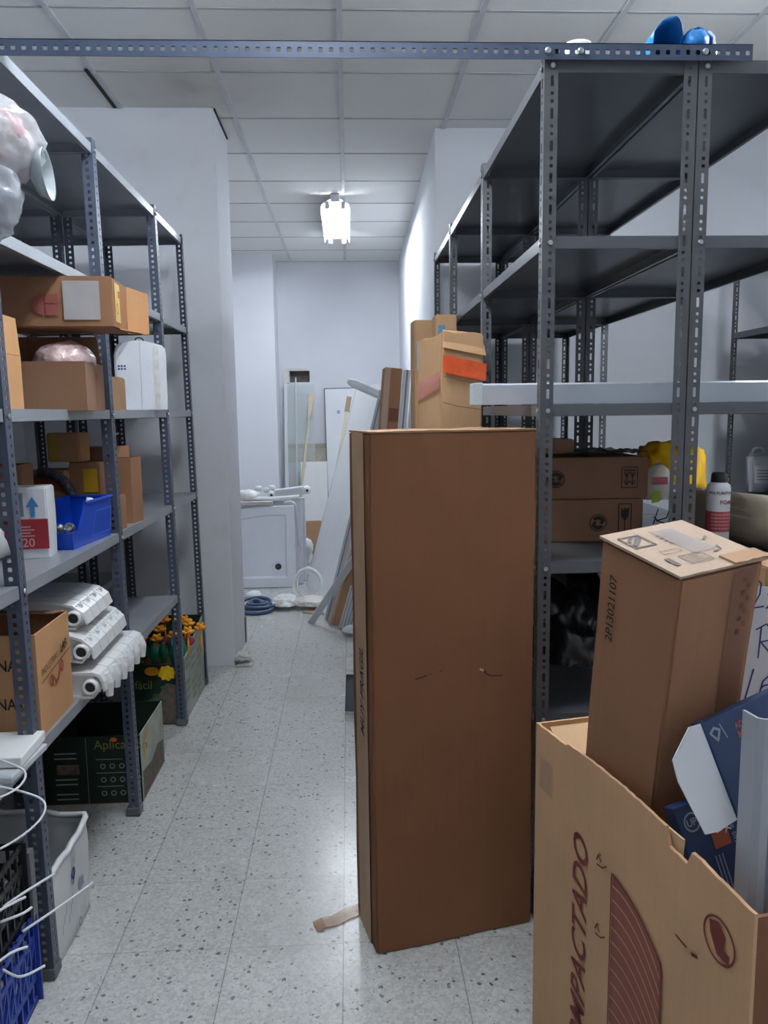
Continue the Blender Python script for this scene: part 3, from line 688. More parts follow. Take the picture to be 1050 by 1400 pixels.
printed(t, Face((0, 0, 0), (1, 0, 0), (0, 1, 0), 0.001), lambda bm, f: rect(bm, f, 0.054, 0.088, hy - 0.085, hy - 0.05), ORL, 'printed_patch')
printed(t, Face((0, 0, 0), (1, 0, 0), (0, 1, 0), 0.002), lambda bm, f: (text_bm(bm, f.turned(0.058, hy - 0.02, R(-80)), 'MAXI', 0.018, bold=0.02), text_bm(bm, f.turned(0.074, hy - 0.02, R(-80)), 'ADEX', 0.018, bold=0.02)) and None, PAPER, 'printed_text')

# grey profile standing in the carton
t = thing('grey_plastic_profile', 'light grey plastic profile standing upright at the near end of the big carton', 'profile', (0.600, 1.055, 0.0075), R(12))
bm = B(); prof = [(-0.018, 0.02), (-0.02, -0.012), (-0.012, -0.02), (0.0, -0.022), (0.008, -0.012), (0.012, -0.022), (0.05, -0.02), (0.055, -0.012), (0.055, 0.02), (0.051, 0.02), (0.051, -0.011), (0.047, -0.016), (0.014, -0.018), (0.008, -0.008), (-0.002, -0.018), (-0.011, -0.016), (-0.016, -0.01), (-0.014, 0.02)]
prism(bm, [(a, b, 0) for a, b in prof][::-1], (0, 0, 1), 1.045); obj('channel', bm, mat('grey_pvc', (168, 172, 180), 0.35, var=0.04), t)
# hand-lettered sheet
t, wx, hy = slabframe('handwritten_sheet', 'white sheet with blue handwritten letters and figures behind the tilted box', 'sign', (0.775, 1.50, 0.008), (0.93, 1.475, 0.008), (0.835, 1.512, 1.132), 0.003)
bm = B(); box(bm, 0, wx, 0, hy, -0.003, 0); obj('sheet', bm, PAPER, t)
hf = Face((0.034, 0.045, 0), (1, 0, 0), (0, 1, 0), 0.001)
def pr(bm, f):
    y0 = hy - 0.09
    stroke(bm, f, ((0.012, y0 + 0.05), (0.02, y0 + 0.062), (0.03, y0 + 0.052), (0.028, y0 + 0.03), (0.014, y0), (0.036, y0 + 0.004)), 0.003); stroke(bm, f, ((0.042, y0), (0.066, y0 + 0.032)), 0.003); stroke(bm, f, ((0.044, y0 + 0.03), (0.064, y0)), 0.003)
printed(t, hf, pr, INKB, 'handwriting', 'blue pen strokes of the top line')
def pr(bm, f):
    y0 = hy - 0.195
    stroke(bm, f, ((0.03, y0), (0.034, y0 + 0.066)), 0.003); stroke(bm, f, ((0.024, y0 + 0.06), (0.044, y0 + 0.072), (0.058, y0 + 0.055), (0.05, y0 + 0.038), (0.034, y0 + 0.034), (0.062, y0)), 0.003)
    ring(bm, f, 0.078, y0 + 0.014, 0.014, 0.014, 0.003)
printed(t, hf, pr, INKB, 'handwriting', 'blue pen strokes of the middle line')
def pr(bm, f):
    y0 = hy - 0.29
    stroke(bm, f, ((0.006, y0), (0.022, y0 + 0.07)), 0.0035); stroke(bm, f, ((0.022, y0 + 0.004), (0.025, y0 + 0.006)), 0.004)
    stroke(bm, f, ((0.060, y0 + 0.066), (0.042, y0 + 0.045), (0.036, y0 + 0.02)), 0.003); ring(bm, f, 0.050, y0 + 0.020, 0.015, 0.019, 0.003)
printed(t, hf, pr, INKB, 'handwriting', 'blue pen strokes of the bottom line')
carton('plain tan cardboard carton standing behind the handwritten sheet at the right edge', 0.30, 0.2, 1.10, (1.19, 1.945, 0), 0, K_TAN, seed=9)

# ================================================================== RIGHT RACK CONTENTS
ZS = 1.076
t = carton('lower brown carton with recycling arrows and a glass symbol, on the right rack shelf', 0.315, 0.27, 0.137, (0.783, 2.535, ZS), R(-2), K_DK, group='stacked brown cartons', seed=11)
def glass(bm, f):
    stroke(bm, f, ((0.235, 0.012), (0.275, 0.012), (0.275, 0.122), (0.235, 0.122)), 0.003, True)
    poly(bm, f, ((0.243, 0.112), (0.243, 0.085), (0.252, 0.07), (0.258, 0.07), (0.267, 0.085), (0.267, 0.112), (0.259, 0.104), (0.255, 0.112), (0.250, 0.100))); rect(bm, f, 0.2535, 0.2565, 0.03, 0.072); rect(bm, f, 0.243, 0.267, 0.022, 0.030)
printed(t, front(*t['wdh']), glass, INK, 'printed_mark', 'black glass symbol in a frame')
printed(t, front(*t['wdh']), lambda bm, f: swirl(bm, f, 0.17, 0.062, 0.028), INK, 'printed_mark', 'black recycling arrows')
t = carton('upper brown carton with recycling arrows and hooks symbol on the right rack shelf', 0.325, 0.28, 0.132, (0.788, 2.54, ZS + 0.1385), R(-1), K_DK, group='stacked brown cartons', seed=12)
def hooks(bm, f):
    stroke(bm, f, ((0.242, 0.035), (0.288, 0.035), (0.290, 0.037), (0.290, 0.098), (0.288, 0.10), (0.242, 0.10), (0.240, 0.098), (0.240, 0.037)), 0.0025, True)
    rect(bm, f, 0.247, 0.284, 0.088, 0.092)
    for a in (0.256, 0.275):
        stroke(bm, f, ((a, 0.044), (a, 0.084)), 0.003); stroke(bm, f, ((a - 0.009, 0.056), (a, 0.045), (a + 0.009, 0.056)), 0.003); stroke(bm, f, ((a - 0.008, 0.084), (a, 0.068), (a + 0.008, 0.084)), 0.003)
printed(t, front(*t['wdh']), hooks, INK, 'printed_mark', 'black hooks symbol in a frame')
printed(t, front(*t['wdh']), lambda bm, f: swirl(bm, f, 0.03, 0.065, 0.028), INK, 'printed_mark', 'black recycling arrows')
carton('small tan carton on top of the two stacked brown cartons', 0.11, 0.12, 0.048, (0.685, 2.56, ZS + 0.2775), 0, K_TAN, seed=13)
bm = B()
r = bmesh.ops.create_grid(bm, x_segments=22, y_segments=16, size=0.5, matrix=Matrix.Diagonal((0.27, 0.19, 1, 1)))
for v in bm.verts: v.co.z += 0.012 * noise.noise(v.co * 22) + 0.008 * noise.noise(v.co * 50) + 0.010
tag(obj('plastic_film', bm, mat('dull_clear_film', (120, 134, 124), 0.2, alpha=0.6), None, (0.835, 2.54, ZS + 0.274), (0, 0, 0.1), smooth=True, mods=(('SOLIDIFY', dict(thickness=0.0008)),)), 'crumpled clear plastic film lying on the upper brown carton', 'plastic film')
YEL = mat('yellow_bag', (232, 178, 22), 0.3, var=0.12, bump=0.3, bscale=30)
t = thing('yellow_bag', 'bright yellow plastic bag on the shelf behind the foam can', 'bag', (1.17, 2.76, ZS))
bm = B(); blob(bm, 0.125, 0.08, 0.15, (0, 0, 0.135), 4, 0.20, 2.2, 3, flat=0.0)
for v in bm.verts:
    if v.co.z > 0.2: v.co.z += 0.05 * max(0, abs(v.co.x) - 0.03) / 0.09
obj('body', bm, YEL, t, smooth=True)
t = thing('white_pouch', 'white pouch with pink and green print beside the stacked brown cartons', 'pouch', (1.062, 2.60, ZS))
bm = B(); blob(bm, 0.062, 0.035, 0.115, (0, 0, 0.112), 4, 0.10, 2.5, 8, flat=0.0); obj('body', bm, mat('cream_pouch', (214, 210, 196), 0.4), t, smooth=True)
f = Face((-0.055, -0.0385, 0.0), (1, 0, 0), (0, 0, 1), 0.001)
printed(t, f, lambda bm, f: rect(bm, f, 0.02, 0.075, 0.165, 0.19), mat('pink_print', (176, 84, 92), 0.5), 'printed_band')
printed(t, f, lambda bm, f: poly(bm, f, ((0.02, 0.10), (0.05, 0.105), (0.05, 0.14), (0.025, 0.145))), mat('lime_print', (186, 214, 70), 0.5), 'printed_patch')
printed(t, f, lambda bm, f: [stroke(bm, f, p, 0.004) for p in (((0.03, 0.03), (0.045, 0.08)), ((0.04, 0.04), (0.075, 0.05), (0.085, 0.08)), ((0.03, 0.055), (0.045, 0.04), (0.07, 0.03)))] and None, INK, 'printed_mark')
# foam can
t = thing('foam_can', 'white and red expanding foam can with black cap on the right rack shelf', 'can', (1.058, 2.15, ZS))
n = 32
bm = B(); lathe(bm, ((0.030, 0), (0.0325, 0.003), (0.0325, 0.195), (0.030, 0.203), (0.020, 0.212), (0.014, 0.214)), n); obj('body', bm, mat('can_white', (206, 208, 212), 0.35), t, smooth=True)
bm = B(); lathe(bm, ((0.021, 0.208), (0.022, 0.212), (0.021, 0.232), (0.018, 0.238), (0.006, 0.239)), n); obj('cap', bm, BLACK, t, smooth=True)
bm = B(); lathe(bm, ((0.0329, 0.070), (0.0330, 0.0705), (0.0330, 0.128), (0.0329, 0.1285)), n); obj('label_band', bm, mat('can_red', (150, 60, 70), 0.4), t, smooth=True, label='maroon label band')
def curved(bm, s, size, zc, ang0=-PI / 2, r=0.0336):
    tb = B(); text_bm(tb, Face((0, 0, 0), (1, 0, 0), (0, 1, 0), 0), s, size, bold=0.02, align='CENTER')
    for v in tb.verts: a = ang0 + v.co.x / r; v.co = V((r * math.cos(a), r * math.sin(a), zc + v.co.y))
    me = bpy.data.meshes.new('q'); tb.to_mesh(me); tb.free(); bm.from_mesh(me); bpy.data.meshes.remove(me)
bm = B(); curved(bm, 'POLYURETHANE', 0.011, 0.178); obj('printed_text', bm, INK, t)
bm = B(); curved(bm, 'FOAM', 0.016, 0.150, -PI / 2 + 0.35); obj('printed_text', bm, mat('can_dark_red', (130, 44, 52), 0.5), t)
bm = B()
for i in range(5): curved(bm, 'ESPUMA DE POLIURETANO', 0.0055, 0.078 + 0.010 * i, r=0.0338)
obj('printed_text', bm, mat('can_pale_print', (206, 160, 162), 0.5), t)
# beige roll
t = thing('material_roll', 'thick roll of pale beige sheet material lying beside the foam can', 'roll')
a, b = V((1.13, 2.52, ZS + 0.080)), V((1.315, 2.06, ZS + 0.080))
bm = B(); z = (b - a).normalized(); mx = z.to_track_quat('Z', 'Y').to_matrix().to_4x4(); mx.translation = a; L = (b - a).length
lathe(bm, ((0.03, 0.001), (0.076, 0), (0.079, 0.004), (0.079, L - 0.004), (0.076, L), (0.03, L - 0.001), (0.028, L - 0.05), (0.003, L - 0.05)), 32, mx); obj('sheet', bm, mat('beige_foam_sheet', (150, 140, 122), 0.6, bump=0.1), t, smooth=True)
bm = B(); mx2 = mx.copy()
pts = [mx @ V(((0.03 + 0.0012 * i) * math.cos(i * 0.35), (0.03 + 0.0012 * i) * math.sin(i * 0.35), L + 0.0005)) for i in range(38)]
tube(bm, pts, 0.0012, 4); obj('spiral_edge', bm, mat('roll_edge_shade', (120, 108, 90), 0.7), t)
# channel lying across the rack
t = thing('white_metal_channel', 'long white metal channel lying across the right rack shelf and poking into the aisle', 'channel', (0.362, 2.20, 1.5145))
bm = B(); prism(bm, ((0, 0, 0), (0, 0, 0.055), (0, 0.006, 0.06), (0, 0.07, 0.06), (0, 0.076, 0.055), (0, 0.076, 0), (0, 0.074, 0), (0, 0.074, 0.054), (0, 0.069, 0.058), (0, 0.007, 0.058), (0, 0.002, 0.054), (0, 0.002, 0)), (1, 0, 0), 0.95)
obj('channel', bm, mat('white_blue_lacquer', (184, 190, 199), 0.3, var=0.03), t)
bm = B(); box(bm, -0.003, 0.022, -0.003, 0.079, -0.001, 0.062); obj('end_cap', bm, mat('pale_end_cap', (196, 210, 218), 0.35), t, bevel=0.003)
# blue bags on the top
BB = mat('blue_bag', (34, 118, 186), 0.35, var=0.2, scale=20, bump=0.5, bscale=40)
def roll_bag(label, a, b, r0, r1, seed, opened):
    t = thing('blue_bag', label, 'bag', (0, 0, 0), 0, 'rolled blue bags')
    a, b = V(a), V(b); z = (b - a).normalized(); mx = z.to_track_quat('Z', 'Y').to_matrix().to_4x4(); mx.translation = a; L = (b - a).length
    bm = B(); n = 26; rings = []
    for i in range(11):
        q = i / 10; r = r0 + (r1 - r0) * q; row = []
        for k in range(n):
            an = 2 * PI * k / n; d = 1 + 0.16 * noise.noise((math.cos(an) * 2 + seed, math.sin(an) * 2, q * 3))
            tip = 1 + (0.16 * max(0, math.cos(an - 1.9)) * q ** 3 if opened else 0)
            row.append(bm.verts.new(mx @ V((math.cos(an) * r * d, math.sin(an) * r * d, q * L * tip))))
        rings.append(row)
    for p, q in zip(rings, rings[1:]):
        for k in range(n): bm.faces.new((p[k], p[(k + 1) % n], q[(k + 1) % n], q[k]))
    bm.faces.new(rings[0][::-1])
    obj('film', bm, BB, t, smooth=True, mods=(('SOLIDIFY', dict(thickness=0.0012)),))
    return t
roll_bag('open-mouthed rolled blue plastic bag on top of the right rack', (0.83, 2.38, 2.435), (0.868, 2.15, 2.462), 0.027, 0.050, 2, True)
t = roll_bag('smaller folded blue plastic bag beside the open blue bag, on the right rack', (0.975, 2.34, 2.435), (0.945, 2.15, 2.462), 0.03, 0.042, 5, False)
bm = B(); blob(bm, 0.03, 0.03, 0.028, (0.943, 2.15, 2.462), 3, 0.25, 3, 4); obj('knot', bm, BB, t, smooth=True)
bm = B(); blob(bm, 0.028, 0.03, 0.042, (0.985, 2.19, 2.46), 3, 0.3, 3, 7); obj('clear_wrapping', bm, CLEAR, t, smooth=True)
bm = B(); lathe(bm, ((0.036, 0), (0.038, 0.01), (0.040, 0.052), (0.037, 0.058), (0.01, 0.059)), 24); tag(obj('plastic_tub', bm, WPL, None, (0.625, 2.155, 2.397), smooth=True), 'round white plastic tub on top of the right rack behind the cross beam', 'tub')
# dark bags low on the right rack
for q in ((0.66, 2.36, 0.632, 0.12, 0.20, 0.17, 3, 'black plastic bag slumped at the front of the right rack lower shelf'), (0.81, 2.78, 0.632, 0.10, 0.16, 0.20, 9, 'black plastic sack at the back of the lower shelf of the right rack')):
    bm = B(); blob(bm, q[3], q[4], q[5], (0, 0, q[5] * 0.75), 4, 0.35, 2.6, q[6], flat=0.0)
    tag(obj('black_bag', bm, BLACKB, None, (q[0], q[1], q[2]), smooth=True), q[7], 'bag')
carton('dark closed carton under the lower shelf of the right rack', 0.34, 0.5, 0.40, (0.73, 2.55, 0.161), 0, K_DK, seed=15)
carton('dark closed carton on the lower shelf of the farther right rack', 0.34, 0.45, 0.34, (1.13, 2.55, 0.633), 0, K_DK, seed=16)
# jerrycans on the far right rack
JC = mat('translucent_white_plastic', (206, 208, 214), 0.35, var=0.03); REDC = mat('red_cap', (176, 34, 44), 0.4)
def jerry(label, loc, rz, s=1.0):
    t = thing('jerrycan', label, 'jerrycan', loc, rz, 'white jerrycans')
    bm = B(); box(bm, -0.095 * s, 0.095 * s, -0.06 * s, 0.06 * s, 0, 0.24 * s); bmesh.ops.bevel(bm, geom=bm.edges[:], offset=0.018 * s, segments=3, affect='EDGES'); obj('body', bm, JC, t, smooth=True)
    bm = B(); lathe(bm, ((0.02 * s, 0.238 * s), (0.02 * s, 0.245 * s)), 16, Matrix.Translation((0.05 * s, 0, 0))); obj('neck', bm, JC, t)
    bm = B(); lathe(bm, ((0.024 * s, 0.243 * s), (0.025 * s, 0.268 * s), (0.02 * s, 0.272 * s)), 16, Matrix.Translation((0.05 * s, 0, 0))); obj('cap', bm, REDC, t, label='red screw cap')
    bm = B(); tube(bm, smoothpath(((-0.07 * s, 0, 0.23 * s), (-0.06 * s, 0, 0.265 * s), (-0.02 * s, 0, 0.268 * s), (0.0, 0, 0.235 * s))), 0.009 * s, 8); obj('handle', bm, JC, t, smooth=True)
    f = Face((-0.07 * s, -0.061 * s, 0.07 * s), (1, 0, 0), (0, 0, 1), 0.001); printed(t, f, lambda bm, f: rect(bm, f, 0, 0.12 * s, 0, 0.10 * s), PAPER, 'label')
    printed(t, Face(f.o, f.u, f.v, 0.002), lambda bm, f: [stroke(bm, f, ((0.01, 0.02 + 0.018 * i), (0.10 * s, 0.02 + 0.018 * i)), 0.004) for i in range(4)] and None, mat('purple_print', (120, 84, 120), 0.6), 'printed_mark')
    return t
jerry('white jerrycan with red cap at the back of the far right rack', (2.445, 4.42, 0.986), R(-12), 1.0)
jerry('small red-capped jerrycan in front of the larger one on the far right rack', (2.47, 4.22, 0.986), R(-20), 0.62)
t = carton('small pale carton beside the small jerrycan on the far right rack', 0.16, 0.12, 0.10, (2.53, 3.90, 0.986), R(-20), kraft('cream_card', (190, 184, 172)), seed=17)

# ================================================================== LEFT RACK CONTENTS
def pieces_mat():
    m = mat('red_white_pieces', (214, 196, 196), 0.35); nt = NT(m); b = nt.n['Principled BSDF']
    tc = nt.add('ShaderNodeTexCoord'); v = nt.add('ShaderNodeTexVoronoi'); v.inputs['Scale'].default_value = 30; nt.l.new(tc.outputs['Object'], v.inputs['Vector'])
    sc = nt.add('ShaderNodeSeparateColor'); nt.l.new(v.outputs['Color'], sc.inputs[0])
    nt.l.new(nt.mix(nt.math('GREATER_THAN', sc.outputs[0], 0.55), lin((220, 208, 206)), lin((186, 84, 84))), b.inputs['Base Color']); return m
Z1, Z2, Z3, Z4 = 1.946, 1.514, 1.076, 0.646
REDM = mat('red_fittings', (190, 84, 84), 0.4, var=0.5, scale=25)
# clear bag with red contents and plate at top left
t = thing('clear_bag', 'clear plastic bag full of red and white pieces at the top of the left rack', 'bag', (-0.735, 1.60, Z1 + 0.04)); t.scale = (0.9, 0.85, 0.88)
bm = B(); blob(bm, 0.150, 0.12, 0.100, (0, 0, 0.050), 4, 0.22, 2.2, 5); obj('film', bm, CLEAR, t, smooth=True)
bm = B(); blob(bm, 0.128, 0.10, 0.082, (0, 0, 0.050), 4, 0.22, 2.5, 5); obj('contents', bm, pieces_mat(), t, smooth=True)
t = thing('clear_bag', 'milky clear plastic bag hanging below the red-filled bag at the top left', 'bag', (-0.705, 1.57, 1.92))
bm = B(); blob(bm, 0.075, 0.05, 0.075, (0, 0, -0.002), 4, 0.35, 3.0, 12); obj('film', bm, mat('milky_polythene', (206, 210, 218), 0.15, alpha=0.7, bump=0.6, bscale=30), t, smooth=True)
t = thing('white_bowl', 'pale round plastic dish standing on edge beside the red-filled clear bag', 'dish', (-0.600, 1.63, 1.975)); t.rotation_euler = (R(0), R(86), R(6)); t.scale = (0.85, 0.85, 0.85)
bm = B(); lathe(bm, ((0.02, -0.016), (0.045, -0.005), (0.056, 0.016), (0.059, 0.016), (0.047, -0.009), (0.02, -0.02)), 32); obj('dish', bm, mat('pale_dish', (160, 170, 174), 0.35), t, smooth=True)
# long carton poking out
w_, d_, h_ = 0.44, 0.20, 0.15
t = carton('long worn carton with yellow and grey labels poking out of the left rack', w_, d_, h_, (-0.925, 2.48, 1.7605), R(4), K_SM, open_=False, seed=21, amp=0.005)
bm = B()
prism(bm, ((0.222, 0.096, 0.0), (0.222, 0.096, h_), (0.285, 0.118, h_ - 0.02), (0.285, 0.118, 0.0)), (0, 1, 0), 0.004); obj('flap', bm, K_OR, t)
bm = B(); prism(bm, ((0.222, -0.02, 0.002), (0.222, 0.09, 0.002), (0.28, 0.112, -0.004), (0.27, 0.02, -0.004)), (0, 0, 1), 0.004); obj('flap', bm, K_OR, t)
f = front(w_, d_, h_)
printed(t, f, lambda bm, f: rect(bm, f, 0.30, 0.405, 0.022, 0.135), mat('grey_label', (176, 172, 172), 0.6), 'label', 'grey paper label')
printed(t, f, lambda bm, f: (poly(bm, f, [(0.245 + 0.035 * math.cos(a), 0.065 + 0.03 * math.sin(a)) for a in [PI / 2 + PI * i / 10 for i in range(11)]]), rect(bm, f, 0.248, 0.285, 0.07, 0.095), rect(bm, f, 0.248, 0.285, 0.035, 0.066)) and None, mat('faded_red_print', (150, 80, 72), 0.7), 'printed_mark')
printed(t, rightf(w_, d_, h_), lambda bm, f: rect(bm, f, 0.02, 0.085, 0.02, 0.135), mat('yellow_label', (222, 196, 112), 0.5), 'label', 'yellow label')
printed(t, Face(rightf(w_, d_, h_).o, (0, 1, 0), (0, 0, 1), 0.002), lambda bm, f: (rect(bm, f, 0.06, 0.08, 0.095, 0.115), ring(bm, f, 0.045, 0.06, 0.012, 0.016, 0.003)) and None, ORT, 'printed_patch')
# boxes on shelf 1.51
t = carton('open brown carton on the left rack shelf below the long worn carton', 0.33, 0.22, 0.145, (-0.948, 2.45, Z2), R(4), K_DK, open_=True, flaps=((2, 0.09, 100), (3, 0.09, 70)), seed=22)
bm = B(); blob(bm, 0.08, 0.075, 0.06, (0, 0, 0.04), 3, 0.3, 3.5, 3); tag(obj('clear_bag', bm, mat('red_clear_bag', (206, 176, 176), 0.15, var=0.5, scale=30, bump=0.6, bscale=40), None, (-0.87, 2.45, Z2 + 0.105), smooth=True), 'clear plastic bag with reddish contents stuffed in the open carton on the left rack', 'bag')
f = rightf(0.33, 0.22, 0.145)
printed(t, f, lambda bm, f: (stroke(bm, f, ((0.12, 0.02), (0.12, 0.11)), 0.006), poly(bm, f, ((0.105, 0.10), (0.135, 0.10), (0.12, 0.125)))) and None, mat('brown_red_print', (150, 70, 44), 0.7), 'printed_mark')
carton('closed brown carton under the left end of the long worn carton', 0.15, 0.24, 0.244, (-1.19, 2.40, Z2), R(6), K_SM, seed=23)
t = carton('narrow brown carton with open side flaps at the left edge behind the front post', 0.14, 0.20, 0.15, (-0.965, 2.10, Z2), R(3), K_OR, open_=True, flaps=((0, 0.09, 95), (1, 0.10, 92)), seed=24)
printed(t, front(0.14, 0.20, 0.15), lambda bm, f: (stroke(bm, f, ((0.07, 0.03), (0.07, 0.12)), 0.004)), mat('brown_red_print', (150, 70, 44), 0.7), 'printed_mark')
# white wrapped box
t = thing('white_box', 'white wrapped box with rounded top on the middle left rack shelf', 'box', (-0.895, 3.43, Z2), R(15))
bm = B(); n = 14
out = [(-0.165, 0), (0.165, 0), (0.170, 0.215), (0.158, 0.236), (0.09, 0.246), (0.0, 0.256), (-0.08, 0.25), (-0.15, 0.240), (-0.170, 0.205)]
prism(bm, [(a * 0.62, -0.09, b * 1.16) for a, b in out], (0, 1, 0), 0.20); bmesh.ops.bevel(bm, geom=bm.edges[:], offset=0.006, segments=2, affect='EDGES'); obj('body', bm, mat('white_wrapping', (226, 229, 236), 0.45, var=0.05, bump=0.25, bscale=14), t)
f = Face((-0.102, -0.0905, 0), (1, 0, 0), (0, 0, 1), 0.001)
printed(t, f, lambda bm, f: rect(bm, f, 0.155, 0.176, 0.01, 0.270), mat('milky_tape', (214, 214, 208), 0.25, var=0.2, scale=30), 'tape')
printed(t, f, lambda bm, f: stroke(bm, f, [(0.100, 0.01), (0.102, 0.29)], 0.002), mat('seam_grey', (170, 174, 184), 0.6), 'seam')
printed(t, f, lambda bm, f: [rect(bm, f, 0.010 + 0.012 * (i % 3), 0.018 + 0.012 * (i % 3), 0.185 - 0.012 * (i // 3), 0.192 - 0.012 * (i // 3)) for i in range(6)] and None, INKB, 'printed_mark')
bm = B(); tube(bm, smoothpath(((-0.02, 0, 0.29), (-0.012, 0, 0.312), (0.012, 0, 0.312), (0.02, 0, 0.29))), 0.003, 6); obj('handle', bm, BLACK, t)
t = carton('thin tan carton edge squeezed beside the white wrapped box', 0.05, 0.12, 0.13, (-0.905, 3.08, Z2), R(4), K_TAN, seed=25)
printed(t, front(0.05, 0.12, 0.12), lambda bm, f: rect(bm, f, 0.006, 0.024, 0.02, 0.10), PAPER, 'label')
bm = B(); tube(bm, smoothpath(((-1.05, 2.72, Z2 + 0.17), (-0.98, 2.70, Z2 + 0.18), (-0.92, 2.71, Z2 + 0.20), (-0.86, 2.69, Z2 + 0.215))), 0.008, 8); tag(obj('blue_strap', bm, mat('dark_blue_strap', (30, 56, 104), 0.5), smooth=True), 'dark blue strap behind the red-filled carton on the left rack', 'strap')
bm = B(); tube(bm, [(-1.15, 3.3, 1.90), (-0.84, 3.44, 1.865)], 0.022, 12); tag(obj('grey_pipe', bm, mat('dark_grey_pipe', (92, 96, 104), 0.4), smooth=True), 'dark grey pipe under the upper left rack shelf', 'pipe')

# shelf 1.07: red and white carton
w_, d_, h_ = 0.125, 0.10, 0.215
t = carton('white and red carton with a blue arrow, standing on the left rack shelf edge', w_, d_, h_, (-0.965, 2.345, Z3), R(8), PAPER, seed=31, amp=0.004)
f = front(w_, d_, h_)
printed(t, f, lambda bm, f: rect(bm, f, 0.0, w_, 0.032, 0.122), mat('crimson_print', (152, 36, 50), 0.55), 'printed_band', 'dark red printed band')
f2 = Face(f.o, f.u, f.v, 0.002)
printed(t, f2, lambda bm, f: (rect(bm, f, 0.079, 0.091, 0.128, 0.160), poly(bm, f, ((0.067, 0.158), (0.103, 0.158), (0.085, 0.188)))) and None, mat('arrow_blue', (64, 124, 184), 0.5), 'printed_arrow')
printed(t, f2, lambda bm, f: ([stroke(bm, f, ((0.035, 0.072 + 0.009 * i), (0.085 - 0.01 * (i % 2), 0.072 + 0.009 * i)), 0.004) for i in range(4)], text_bm(bm, f, '20', 0.036, 0.05, 0.040, bold=0.01)) and None, mat('pale_pink_print', (206, 150, 150), 0.5), 'printed_text')
printed(t, f2, lambda bm, f: rect(bm, f, 0.035, 0.06, 0.13, 0.20), mat('grey_tape', (120, 134, 142), 0.4, alpha=0.7), 'tape')
printed(t, f2, lambda bm, f: poly(bm, f, [(0.03 + 0.014 * math.cos(a), 0.118 + 0.018 * math.sin(a)) for a in [2 * PI * i / 8 for i in range(8)]]), mat('orange_sticker', (246, 116, 36), 0.4), 'sticker', 'orange sticker')
# blue bin
t = thing('parts_bin', 'bright blue open-front plastic parts bin on the left rack shelf', 'bin', (-0.925, 2.60, Z3), R(-5))
def binshape():
    bm = B(); L, W, Hh = 0.18, 0.075, 0.145; th = 0.004
    # open mouth faces -y ; side profile slopes down to the front
    for s in (-1, 1):
        side = [(s * W * 0.88, -L * 0.9, 0), (s * W * 0.88, L * 0.72, 0), (s * W, L * 0.76, Hh), (s * W, -L * 0.42, Hh), (s * W * 0.95, -L * 0.72, Hh * 0.42), (s * W * 0.95, -L * 1.0, Hh * 0.40)]
        prism(bm, side, (-s, 0, 0), th)
    box(bm, -W * 0.9, W * 0.9, -L * 0.9, L * 0.72, 0, th)
    prism(bm, ((-W * 0.9, L * 0.70, 0), (W * 0.9, L * 0.70, 0), (W, L * 0.75, Hh), (-W, L * 0.75, Hh)), (0, 1, 0), th)
    prism(bm, ((-W * 0.9, -L * 0.9, 0), (W * 0.9, -L * 0.9, 0), (W * 0.95, -L * 1.0, Hh * 0.40), (-W * 0.95, -L * 1.0, Hh * 0.40)), (0, 1, 0), th)
    return bm, L, W, Hh
bm, L, W, Hh = binshape(); obj('shell', bm, BLUE, t)
bm = B()
for s in (-1, 1): box(bm, s * W - 0.006, s * W + 0.006, -L * 0.44, L * 0.78, Hh - 0.006, Hh + 0.002)
box(bm, -W, W, L * 0.72, L * 0.80, Hh - 0.006, Hh + 0.002); obj('rim', bm, BLUE, t, bevel=0.002)
bm = B(); f = Face((W * 0.985, -L * 0.4, 0.0), (0, 1, 0), (0.08, 0, 1), 0.004); stroke(bm, f, ((0.02, 0.03), (0.17, 0.03), (0.175, 0.11), (0.05, 0.11)), 0.004, True); obj('embossed_frame', bm, mat('light_blue_rim', (54, 116, 220), 0.3), t)
for i, (x, y, z, r) in enumerate(((-0.04, -0.12, 0.03, 0.018), (0.0, -0.13, 0.028, 0.018), (0.04, -0.11, 0.030, 0.018), (-0.02, -0.08, 0.055, 0.018), (0.02, -0.08, 0.06, 0.018))):
    bm = B(); mx = Matrix.Translation((-0.925, 2.60, Z3)) @ Matrix.Rotation(R(-5), 4, 'Z') @ Matrix.Translation((x, y, z)) @ Matrix.Rotation(R(50 + 40 * i), 4, 'Y') @ Matrix.Rotation(R(30 * i), 4, 'X')
    lathe(bm, ((r * .6, -r), (r, -r * .8), (r, -r * .2), (r * .75, 0), (r * .75, r), (r * .55, r), (r * .55, -r * .9)), 12, mx); tag(obj('pipe_fitting', bm, BOLT, smooth=False), 'shiny chrome pipe fitting lying in the mouth of the blue parts bin', 'fitting', 'pipe fittings in the blue bin')
bm = B(); tube(bm, [(-0.885, 2.60, Z3 + 0.09), (-0.870, 2.605, Z3 + 0.150)], 0.011, 10); tag(obj('white_connector', bm, WPL, smooth=True), 'small white plastic connector standing up in the blue parts bin', 'connector')
# corrugated hose
bm = B(); pts = smoothpath(((-1.10, 2.775, Z3 + 0.225), (-1.06, 2.775, Z3 + 0.22), (-1.02, 2.775, Z3 + 0.195), (-0.99, 2.772, Z3 + 0.14), (-0.985, 2.77, Z3 + 0.025)), 16)
tube(bm, pts, [0.019 + 0.002 * math.sin(i * 1.9) for i in range(len(pts))], 12); tag(obj('corrugated_hose', bm, mat('dark_hose', (58, 60, 68), 0.5), smooth=True), 'dark corrugated hose curving down behind the blue parts bin', 'hose')
